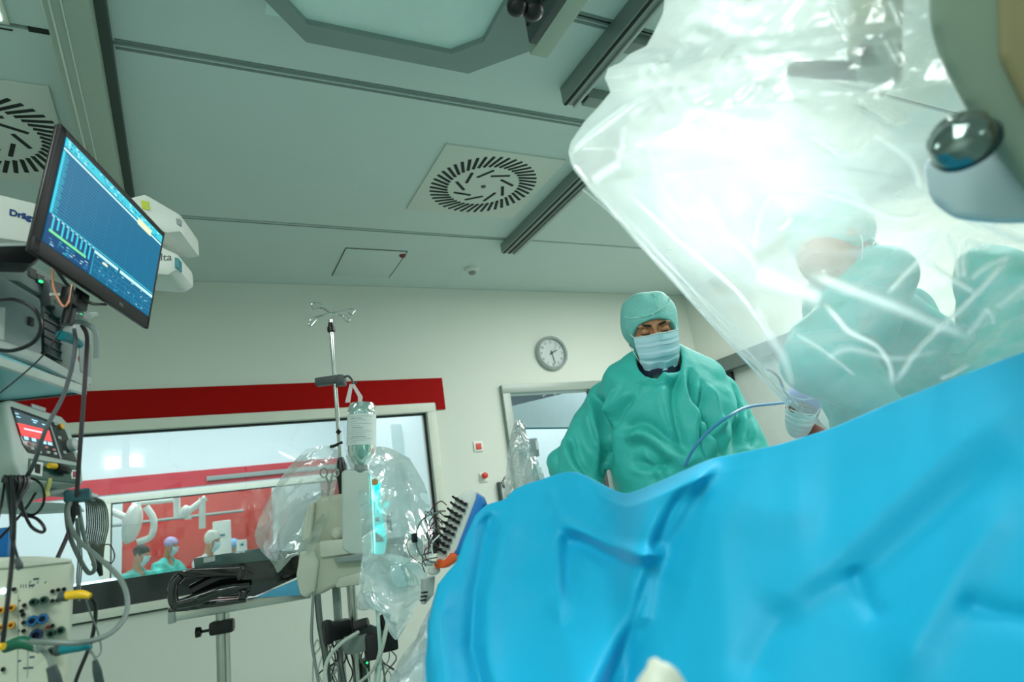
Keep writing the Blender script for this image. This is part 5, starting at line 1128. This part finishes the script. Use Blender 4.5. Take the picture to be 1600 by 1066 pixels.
sheet('plastic_film', [[(478, 702, 2.6), (505, 697, 2.6), (530, 700, 2.58)], [(440, 745, 2.6), (480, 750, 2.52), (525, 760, 2.46)], [(398, 835, 2.55), (440, 850, 2.35), (490, 860, 2.2)], [(432, 888, 2.3), (437, 893, 2.3), (474, 850, 2.3)]],
      FILM1, 'clear plastic film spreading left from the beige trolley to a point over the display', 'film', amp=.05, f=7, seed=3)
sheet('plastic_film', [[(540, 712, 2.56), (596, 698, 2.55), (640, 716, 2.55)], [(560, 770, 2.36), (620, 760, 2.3), (668, 770, 2.35)], [(566, 850, 2.1), (625, 850, 2.05), (676, 850, 2.2)], [(566, 905, 2.1), (620, 900, 2.05), (672, 890, 2.15)]],
      FILM1B, 'clear film hanging right of the trolley screen, tinted cyan by its glow', 'film', amp=.05, f=7, seed=5)
t = sheet('wrapped_unit', [[(566, 870, 2.12), (610, 866, 2.05), (664, 880, 2.1)], [(560, 920, 2.08), (612, 920, 1.98), (668, 912, 2.05)], [(564, 950, 2.08), (606, 948, 1.98), (652, 945, 2.05)], [(592, 950, 2.08), (612, 975, 2.0), (640, 968, 2.05)], [(606, 985, 2.1), (618, 1000, 2.05), (628, 990, 2.1)]],
      FILM2, 'unit wrapped in pale blue tinted film hanging under the trolley at its right', 'bag', amp=.045, f=8, seed=8)
w_ = thing('hanging_unit', at(592, 935, 2.14), 'white unit with round boss inside the blue tinted film', 'unit'); o_ = Vector(w_.location)
MB().box(at(582, 938, 2.14) - o_, (.10, .06, .05), .014).build('white_arm', WHITEP, w_); MB().ell(at(592, 930, 2.13) - o_, (.028, .03, .03)).build('round_boss', WHITEP, w_); MB().box(at(610, 905, 2.2) - o_, (.12, .05, .11), .03).build('inner_body', mat('pale_blue_body', (150, 206, 214), .5), w_)
MB().cyl(at(571, 942, 2.08) - o_, at(571, 942, 2.1) - o_, .005, n=10).build('dark_screw', DGREY, w_); MB().box(at(602, 972, 2.1) - o_, (.03, .03, .05), .008).build('black_connector', BLACK, w_)
# draped object in front of the doorway
FILM3 = film('clear_bag_film', (.93, .97, .96, 1), .07, .34, .10, bump=.7, bscale=18, streak=.25)
sheet('plastic_cover', [[(803, 662, 1.95), (808, 657, 1.93), (816, 658, 1.95)], [(796, 690, 1.92), (812, 688, 1.86), (828, 694, 1.9)], [(792, 725, 1.9), (815, 722, 1.82), (845, 730, 1.88)], [(786, 790, 1.9), (820, 785, 1.8), (866, 790, 1.85)]],
      FILM3, 'crumpled clear plastic cover standing in front of the doorway left of the man', 'cover', amp=.07, f=12, seed=12)
t = thing('draped_arm', at(822, 735, 1.95), 'slim pale instrument arm inside the crumpled clear cover by the doorway', 'arm'); o_ = Vector(t.location)
MB().tube([at(810, 664, 1.97) - o_, at(818, 700, 1.96) - o_, at(832, 760, 1.94) - o_], [.012, .018, .03], 12).build('arm_tube', LGREY, t); MB().box(at(812, 672, 1.96) - o_, (.03, .03, .03), .008).build('arm_head', GREYP, t)
# clear hem hanging at the left of the blue drape
sheet('plastic_film', [[(688, 930, 1.22), (678, 940, 1.2), (668, 960, 1.15)], [(668, 975, 1.2), (655, 985, 1.16), (668, 1000, 1.1)], [(625, 1030, 1.15), (645, 1030, 1.1), (665, 1040, 1.05)], [(596, 1090, 1.1), (630, 1090, 1.05), (668, 1090, 1.0)]],
      film('hem_film', (.75, .88, .90, 1), .06, .42, bump=.4, bscale=14, streak=.1), 'clear film hem hanging along the lower left edge of the blue drape', 'film', amp=.03, f=8, seed=21)

# ------------------------------------------------------------------ blue surgical drape
def drape_material():
    m = mat('blue_drape_fabric', (0, 168, 212), .55, var=.03, scale=6, bump=.05, bscale=420, spec=.35); m.node_tree.nodes['Principled BSDF'].inputs['Sheen Weight'].default_value = .16; m.node_tree.nodes['Principled BSDF'].inputs['Sheen Roughness'].default_value = .4
    return m
DR = drape_material()
TP = [(668, 975, 1.16), (676, 940, 1.19), (684, 913, 1.22), (700, 893, 1.25), (713, 879, 1.27), (724, 846, 1.31), (742, 806, 1.36), (760, 788, 1.40), (790, 781, 1.41), (800, 767, 1.43), (820, 757, 1.45), (850, 748, 1.47), (875, 739, 1.48), (892, 736, 1.47), (910, 740, 1.45), (932, 752, 1.42), (958, 765, 1.36), (975, 773, 1.28), (1000, 765, 1.22), (1040, 748, 1.17), (1080, 730, 1.12), (1110, 717, 1.09), (1150, 709, 1.07), (1220, 694, 1.03), (1300, 669, .99), (1400, 626, .93), (1500, 587, .87), (1600, 550, .81), (1700, 515, .77), (1800, 480, .72)]
def plin(T, u):
    n = len(T) - 1; x = u * n; i = min(int(x), n - 1); f = x - i; a, b = T[i], T[i + 1]; return [a[k] + (b[k] - a[k]) * f for k in range(3)]
# arc-length style parameter along the top edge
seg = [0]
for a, b_ in zip(TP[:-1], TP[1:]): seg.append(seg[-1] + math.hypot(a[0] - b_[0], a[1] - b_[1]))
seg = np.array(seg) / seg[-1]; TA = np.array(TP, float)
NU, NV = 250, 190
U = np.linspace(0, 1, NU); top_ = np.stack([np.interp(U, seg, TA[:, k]) for k in range(3)], 1)
for k in (1, 2): top_[2:-2, k] = np.convolve(top_[:, k], np.ones(5) / 5, 'same')[2:-2]
bx0 = np.interp(U, [0, .1, 1], [640, 720, 1850]); bot_ = np.stack([bx0, np.full(NU, 1300.), np.interp(U, [0, .25, 1], [.92, .80, .46])], 1)
V_ = np.linspace(0, 1, NV) ** 1.15
PX = top_[None, :, 0] + (bot_[None, :, 0] - top_[None, :, 0]) * V_[:, None]; PY = top_[None, :, 1] + (bot_[None, :, 1] - top_[None, :, 1]) * V_[:, None]
DD = top_[None, :, 2] + (bot_[None, :, 2] - top_[None, :, 2]) * (V_[:, None] ** .85)
def fold(pts, amp, w, kind='ridge', fade=60.):
    """one fold of the cloth along a line: ridge towards the lens (amp>0) or step (left side nearer)"""
    P = np.array(pts, float); best = np.full(PX.shape, 1e9); sg = np.zeros(PX.shape); al = np.zeros(PX.shape); L = 0; tot = sum(np.linalg.norm(P[i + 1] - P[i]) for i in range(len(P) - 1))
    for i in range(len(P) - 1):
        a, b2 = P[i], P[i + 1]; ab = b2 - a; l = np.linalg.norm(ab); t = np.clip(((PX - a[0]) * ab[0] + (PY - a[1]) * ab[1]) / l ** 2, 0, 1)
        dx = PX - a[0] - t * ab[0]; dy = PY - a[1] - t * ab[1]; d = np.hypot(dx, dy); s = np.sign(ab[0] * dy - ab[1] * dx); m = d < best
        best = np.where(m, d, best); sg = np.where(m, s, sg); al = np.where(m, L + t * l, al); L += l
    env = np.clip(al / fade, 0, 1) * np.clip((tot - al) / fade, 0, 1); env = env * env * (3 - 2 * env)
    if kind == 'ridge': return -amp * env * np.exp(-(best / w) ** 1.6)
    if kind == 'sharp': return -amp * env * np.exp(-best / w)
    return -amp * env * .5 * (1 + np.tanh(sg * best / w)) * np.exp(-(best / (w * 9)) ** 2)
F_ = np.zeros(PX.shape)
F_ += fold([(1120, 705), (1080, 775), (1038, 848), (1020, 905), (1008, 965), (975, 1040), (930, 1150)], .085, 13, 'step', 25)
F_ += fold([(1090, 735), (1050, 800), (1022, 860), (1008, 915), (990, 980), (955, 1060), (915, 1150)], -.045, 16, 'ridge', 60)
F_ += fold([(860, 806), (905, 828), (955, 852), (1000, 868), (1040, 868)], .030, 12, 'ridge', 30)
F_ += fold([(885, 836), (930, 860), (985, 884), (1015, 890)], -.028, 17, 'ridge', 30)
F_ += fold([(872, 800), (870, 850), (874, 930), (878, 985)], .018, 16, 'ridge', 40)
F_ += fold([(888, 820), (886, 870), (884, 940)], -.020, 13, 'ridge', 30)
F_ += fold([(855, 760), (868, 790), (880, 812)], .012, 9, 'ridge', 15)
F_ += fold([(905, 745), (930, 772), (952, 800)], -.010, 12, 'ridge', 15)
F_ += fold([(770, 792), (756, 850), (742, 930), (738, 1010), (752, 1066), (760, 1150)], -.030, 15, 'ridge', 30)
F_ += fold([(800, 800), (782, 860), (765, 940), (764, 1030), (780, 1150)], .018, 24, 'ridge', 40)
F_ += fold([(700, 895), (690, 960), (698, 1040), (700, 1150)], .018, 20, 'ridge', 60)
F_ += fold([(830, 870), (870, 960), (900, 1050), (910, 1150)], .020, 40, 'ridge', 60)
F_ += fold([(1640, 600), (1500, 690), (1380, 800), (1290, 890), (1180, 960)], .014, 46, 'ridge', 120)
F_ += fold([(1600, 700), (1480, 790), (1370, 880), (1280, 930), (1200, 1000)], -.013, 46, 'ridge', 120)
F_ += fold([(1330, 880), (1350, 930), (1378, 980)], -.010, 18, 'ridge', 25)
F_ += fold([(1600, 740), (1500, 880), (1430, 1000), (1400, 1100)], .014, 40, 'ridge', 100)
F_ += fold([(1490, 935), (1560, 960), (1660, 975)], -.010, 22, 'ridge', 40)
F_ += fold([(1240, 930), (1200, 1000), (1160, 1080)], -.012, 34, 'ridge', 50)
F_ += fold([(1100, 760), (1200, 800), (1300, 800)], .014, 60, 'ridge', 60)
DD = DD + F_ * np.clip(V_[:, None] / .04, 0, 1)
# round the top edge and continue over the table behind it
NB = 26
pts = np.zeros((NV + NB, NU, 3)); rl = np.array(Rr); ul = np.array(Ru); fl = np.array(Rf); cl = np.array(CAM)
rays = ((PX - 800) / FPX)[..., None] * rl + ((533 - PY) / FPX)[..., None] * ul + fl
pts[NB:] = cl + rays * DD[..., None]
e0 = pts[NB].copy(); hd = rays[0].copy(); hd[:, 2] = 0; hd /= np.linalg.norm(hd, axis=1)[:, None]
for k in range(NB):
    q = (NB - k) / NB; pts[k] = e0 + hd * (.30 * q) + np.array([0, 0, -.035 * q - .75 * max(0, q - .72) ** 1.2])[None, :]
fl_ = pts.reshape(-1, 3); c_ = crumple(fl_, 31, 5, 6, .6) * .006 + crumple(fl_, 33, 11, 7, .6) * .003; w8 = np.clip((np.repeat(np.arange(NV + NB), NU) - NB) / 10, 0, 1)
rr_ = fl_ - cl; rr_ /= np.linalg.norm(rr_, axis=1)[:, None]; fl_ = fl_ + rr_ * (c_ * w8)[:, None]
b = MB(); b.v = [tuple(p) for p in fl_]; nr = NV + NB
b.f = [[j * NU + i, (j + 1) * NU + i, (j + 1) * NU + i + 1, j * NU + i + 1] for j in range(nr - 1) for i in range(NU - 1)]; b.mi = [0] * len(b.f)
t = b.build('surgical_drape', DR, None, smooth=180); tag(t, 'large bright blue surgical drape in deep folds filling the lower right foreground', 'drape')
# operating table under the drape
t = thing('operating_table', Vector((1.15, 1.15, 0)), 'operating table hidden under the large blue drape', 'table')
fo = Fr((.72, 1.12, 0), (-.55, -.83, 0)); t.matrix_world = fo.M
MB().box((.05, .10, .78), (.55, .24, .08), .03).build('table_top', DGREY, t); MB().box((.05, .1, .42), (.2, .2, .66), .03).build('pedestal', STEEL, t); MB().box((.05, .1, .05), (.5, .24, .1), .03).build('base', STEEL, t)
# small white rounded tip in front of the drape at the lower edge
t = tag(MB().tube([at(1042, 1130, .44), at(1034, 1085, .445), at(1029, 1056, .45), at(1024, 1041, .455)], [.022, .020, .0145, .006], 20).ell(at(1024, 1042, .455), (.0058, .0058, .0058)).build('handle_tip', OFFW, None, smooth=180), 'small off-white rounded tip rising at the bottom edge before the blue drape', 'handle')

# ------------------------------------------------------------------ microscope in the clear film at the right
fmx = Fr(at(1540, 120, .62), -ray(1560, 200)); 
def Q(px, py, y=0.): x, z = fmx.hit(px, py, y); return (x, z)
t = thing('surgical_microscope', fmx, 'grey green surgical microscope head with handle and round knob under the clear film', 'microscope')
MB().prism([Q(*q) for q in ((1448, -120), (1450, 40), (1470, 100), (1500, 160), (1545, 225), (1600, 300), (1680, 380), (1900, 420), (1900, -120))], 0, .10, .02, 4).build('housing', mat('scope_green_grey', (120, 140, 122), .45, var=.05, scale=3), t)
MB().prism([Q(*q, -.012) for q in ((1556, -120), (1560, 90), (1600, 170), (1700, 240), (1900, 260), (1900, -120))], -.012, .02, .01, 3).build('olive_panel', mat('scope_olive', (130, 124, 88), .5), t)
MB().prism([Q(*q, .03) for q in ((1440, 250), (1500, 235), (1580, 240), (1640, 270), (1720, 320), (1640, 350), (1560, 352), (1490, 345), (1452, 315))], .03, .09, .012, 3).build('pale_under_body', mat('scope_pale_blue', (186, 206, 212), .4), t)
kx, kz = Q(1505, 222, -.03)
MB().lathe([(.0001, -.016), (.022, -.014), (.028, -.006), (.029, .004), (.027, .014), (.018, .022), (.0001, .025)], o=(kx, -.035, kz), ax=(-.1, -.55, .75), n=36).build('round_knob', mat('knob_chrome', (120, 136, 132), .12, metal=.85), t)
MB().lathe([(.030, -.004), (.0315, .002), (.030, .006)], o=(kx + .001, -.028, kz - .004), ax=(-.1, -.55, .75), n=36).build('knob_skirt', mat('knob_dark', (24, 52, 60), .2), t)
fh = fmx; hx0, hz0 = Q(1243, 108, .12); hx1, hz1 = Q(1352, 112, .12)
MB().tube([(hx0, .12, hz0), (hx0 + (hx1 - hx0) * .3, .12, hz0 + (hz1 - hz0) * .3), (hx1, .12, hz1)], [.0105, .0115, .0115], 16, 0).ell((hx0, .12, hz0), (.0105, .0105, .0105)).build('handle_bar', mat('handle_grey', (34, 56, 54), .2, metal=.5), t)
mx0, mz0 = Q(1372, 108, .12)
MB().prism([Q(*q, .10) for q in ((1330, 82), (1352, 50), (1385, 45), (1408, 90), (1402, 128), (1360, 130), (1338, 124))], .10, .16, .008, 3).build('handle_mount', mat('mount_grey', (132, 150, 140), .4), t)
MB().cyl((mx0 - .004, .09, mz0 + .022), (mx0 - .004, .11, mz0 + .022), .008, n=14).build('mount_screw', BLACK, t)
MB().tube([(mx0, .14, mz0 + .02), (mx0 + .03, .16, mz0 + .12), (mx0 + .05, .18, mz0 + .3)], .03, 14).build('carrier_arm', mat('carrier_beige', (176, 184, 164), .4), t)
# glowing operating lamp above, behind the film
lp = at(1215, -120, 1.45); tgt_ = at(1150, 175, 1.10); nrm = (tgt_ - lp).normalized(); fl0 = Fr(lp, nrm, up=(0, 0.3, 1)); t = thing('operating_lamp', fl0, 'bright operating lamp above the frame shining into the clear microscope cover', 'lamp')
MB().lathe([(.13, -.005), (.145, .0), (.155, -.02), (.15, -.06), (.10, -.10), (.0001, -.115)], ax=(0, -1, 0), n=40).build('lamp_housing', WHITEP, t)
MB().lathe([(.12, .001), (.12, .004)], ax=(0, -1, 0), n=40).build('lit_lens', mat('lamp_glow', (250, 255, 250), .5, emit=3), t, smooth=0)
l = bpy.data.lights.new('lamp_beam', 'AREA'); l.shape = 'DISK'; l.size = .20; l.energy = 1.05; l.color = (.98, 1, .97); l.spread = math.radians(42)
lo = bpy.data.objects.new('lamp_beam', l); C.objects.link(lo); lo.parent = t; lo.location = (0, -.02, 0); lo.rotation_euler = (-math.pi / 2, 0, 0)

# the clear film bag over the microscope: front and back sheet joined along the left fold
SIL = [(1052, -90), (1040, -20), (1036, 20), (1022, 50), (1010, 72), (985, 84), (970, 98), (950, 106), (945, 122), (954, 144), (936, 166), (912, 192), (892, 222), (888, 238), (893, 258), (915, 286), (960, 336), (1010, 392), (1060, 446), (1110, 500), (1160, 556), (1200, 592), (1232, 632), (1262, 656), (1290, 672), (1330, 700), (1400, 760)]
sl_ = [0]
for a, b_ in zip(SIL[:-1], SIL[1:]): sl_.append(sl_[-1] + math.hypot(a[0] - b_[0], a[1] - b_[1]))
sl_ = np.array(sl_) / sl_[-1]; SA = np.array(SIL, float); NN = 300; v = np.linspace(0, 1, NN); lx_ = np.interp(v, sl_, SA[:, 0]); ly_ = np.interp(v, sl_, SA[:, 1])
rx_ = np.interp(v, [0, .5, 1], [1900, 1950, 1850]); ry_ = np.interp(v, [0, .35, 1], [-120, 120, 640])
CREASES = [([(1180, 425), (1230, 445), (1285, 468)], 11, .8), ([(1285, 470), (1310, 500), (1330, 520), (1370, 540), (1390, 570), (1395, 605)], 4, .7), ([(1262, 425), (1320, 448), (1390, 475), (1460, 505), (1525, 528)], 8, .6),
 ([(1385, 460), (1412, 430), (1440, 400), (1470, 350)], 3, .6), ([(1440, 405), (1490, 438), (1525, 458)], 5, .55), ([(1578, 402), (1520, 465), (1440, 540), (1398, 600)], 4, .75), ([(1480, 360), (1492, 395), (1497, 437)], 4, .7), ([(1508, 378), (1505, 405), (1506, 437)], 4, .6),
 ([(1508, 378), (1520, 378), (1542, 388)], 3.5, .7), ([(1485, 328), (1540, 352), (1610, 382)], 6, .6), ([(1545, 480), (1530, 500), (1512, 524)], 4, .6), ([(1605, 445), (1580, 462), (1556, 482)], 4, .5), ([(1540, 480), (1548, 492), (1554, 508)], 3, .5),
 ([(1468, 592), (1492, 582), (1516, 568)], 3, .9), ([(1580, 400), (1545, 415), (1515, 437)], 4, .5), ([(1335, 158), (1365, 178), (1397, 196)], 4, .9), ([(1266, 213), (1290, 228), (1313, 243)], 4, .7), ([(1295, 0), (1310, 30), (1328, 64)], 4, .5), ([(1388, 0), (1398, 20), (1406, 42)], 4, .6),
 ([(1382, 62), (1392, 82), (1404, 104)], 3, .5), ([(892, 242), (925, 212), (965, 182), (1005, 150)], 2.5, .6), ([(893, 236), (930, 200), (985, 160)], 2.5, .5), ([(976, 195), (972, 230), (964, 262)], 3, .4), ([(925, 284), (945, 270), (970, 255)], 6, .6), ([(980, 300), (1060, 375), (1150, 452), (1205, 530)], 3, .5),
 ([(1150, 334), (1160, 322), (1172, 308)], 4, .7), ([(1214, 362), (1226, 352), (1240, 338)], 3, .6), ([(1178, 392), (1186, 340), (1204, 300)], 3, .35), ([(1180, 300), (1260, 298), (1330, 315), (1400, 340), (1480, 330)], 4, .3), ([(1180, 470), (1200, 520), (1225, 560), (1240, 610)], 6, .3),
 ([(1290, 560), (1330, 545), (1400, 560), (1480, 545)], 5, .3), ([(1240, 520), (1290, 550), (1340, 590)], 3, .3), ([(1100, 300), (1130, 360), (1170, 400), (1185, 430)], 6, .25), ([(1010, 230), (1040, 300), (1080, 350)], 5, .2), ([(1360, 210), (1420, 250), (1440, 300)], 5, .4), ([(1330, 250), (1370, 215), (1420, 190)], 6, .35), ([(1540, 330), (1580, 300), (1620, 290)], 5, .5)]
def bagsheet(side, seed, NM=300):
    u = np.linspace(0, 1, NM)[None, :] ** 1.3; X_ = lx_[:, None] + (rx_ - lx_)[:, None] * u; Y_ = ly_[:, None] + (ry_ - ly_)[:, None] * u
    base = np.interp(v, [0, .4, 1], [1.05, .98, 1.22])[:, None] * (1 - u) + np.interp(v, [0, .3, .6, 1], [.50, .55, .80, 1.15])[:, None] * u
    base = base + side * (.11 if side < 0 else .12) * np.sqrt(np.clip(np.minimum(u * 4, 1), 0, 1)) * (1 - .4 * u)
    R3 = ((X_ - 800) / FPX)[..., None] * rl + ((533 - Y_) / FPX)[..., None] * ul + fl
    P = (cl + R3 * base[..., None]).reshape(-1, 3)
    # fine gathers at the top left, broad flat planes in the middle, long creases lower right
    g = np.exp(-(((X_ - 1060) / 110) ** 2 + ((Y_ - 40) / 90) ** 2)).reshape(-1); r_ = np.clip((X_ - 1150) / 300, 0, 1).reshape(-1) * np.clip((Y_ - 200) / 200, 0, 1).reshape(-1)
    env = np.clip(u * 14, 0, 1) + np.zeros(X_.shape); env = env.reshape(-1)
    c = crumple(P, seed, 4.0, 7, .5) * .14 + crumple(P, seed + 3, 10, 8, .6) * .10 + crumple(P, seed + 5, 24, 9, .6) * (.10 + .55 * g + .12 * r_) + crumple(P, seed + 7, 52, 8, .6) * (.04 + .35 * g + .06 * r_)
    d_ = R3.reshape(-1, 3); d_ = d_ / np.linalg.norm(d_, axis=1)[:, None]
    cr_glow = np.zeros(len(P)) + .27 * np.clip((520 - Y_.reshape(-1)) / 300, 0, 1) * np.clip((1500 - X_.reshape(-1)) / 250, 0, 1); dd_ = c * env; Xf = X_.reshape(-1); Yf = Y_.reshape(-1)  # added upper left haze stands in for the lamp glow
    if side < 0:
        for pts, w_, a_ in CREASES:
            q_ = np.array(catmull([(a, c2, 0) for a, c2 in pts], 4))[:, :2]; best = np.full(len(P), 1e9); al = np.zeros(len(P)); n_ = len(q_) - 1
            for i in range(n_):
                a, b2 = q_[i], q_[i + 1]; ab = b2 - a; tt_ = np.clip(((Xf - a[0]) * ab[0] + (Yf - a[1]) * ab[1]) / ((ab ** 2).sum() + 1e-9), 0, 1); ds = np.hypot(Xf - a[0] - tt_ * ab[0], Yf - a[1] - tt_ * ab[1]); m_ = ds < best; best = np.where(m_, ds, best); al = np.where(m_, (i + tt_) / n_, al)
            e_2 = np.clip(al / .12, 0, 1) * np.clip((1 - al) / .12, 0, 1); k_ = np.exp(-(best / w_) ** 2) * e_2; cr_glow += a_ * k_; dd_ = dd_ - .010 * k_ * a_
    return P + d_ * dd_[:, None], np.clip(cr_glow, 0, .9)
F3 = film('microscope_film', (.90, .975, .95, 1), .05, .12, .13, bump=.22, bscale=5, streak=.05)
t = thing('microscope_cover', at(1150, 400, 1.1), 'big clear plastic cover draped over the microscope and glowing in the lamp light', 'cover'); o_ = np.array(Vector(t.location))
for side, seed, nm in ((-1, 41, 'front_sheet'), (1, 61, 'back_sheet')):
    G, CR_GLOW = bagsheet(side, seed); G = G - o_; b = MB(); b.v = [tuple(p) for p in G]; b.f = [[j * NN + i, (j + 1) * NN + i, (j + 1) * NN + i + 1, j * NN + i + 1] for j in range(NN - 1) for i in range(NN - 1)]; b.mi = [0] * len(b.f)
    o = b.build(nm, F3, t, smooth=180); at2 = o.data.attributes.new('crease_glow', 'FLOAT', 'POINT'); at2.data.foreach_set('value', CR_GLOW.astype(np.float32))
E2 = film('film_hem', (.95, 1, .98, 1), .12, .55, .1, bump=.2, bscale=30)
seam = [at(x, y, d) - Vector(o_) for x, y, d in ((896, 262, 1.0), (960, 338, 1.01), (1060, 448, 1.04), (1160, 558, 1.08), (1232, 634, 1.11))]
MB().tube(seam, .0022, 6).tube([p + Vector((.012, -.01, -.002)) for p in seam], .0012, 6).build('hem', E2, t)
MB().tube([at(x, y, d) - Vector(o_) for x, y, d in ((910, 296, .985), (985, 360, .99), (1060, 430, 1.0), (1150, 515, 1.04))], .0012, 6).build('inner_crease', E2, t)
simp_tube('suction_tube', [(1190, 575, 1.12), (1205, 580, 1.12), (1218, 592, 1.14), (1226, 612, 1.16), (1240, 625, 1.18)], .0022, mat('grey_blue_tube', (130, 140, 150), .4), 'thin grey blue tube curving at the lower tip of the clear cover', 'tube')
simp_tube('suction_tube', [(1236, 628, 2.2), (1212, 631, 2.1), (1170, 636, 1.98), (1140, 650, 1.9), (1110, 672, 1.88), (1085, 700, 1.88), (1070, 728, 1.9)], .0045, mat('light_blue_tube', (74, 150, 200), .35), 'light blue suction tube running from the far person across the teal gown', 'tube')
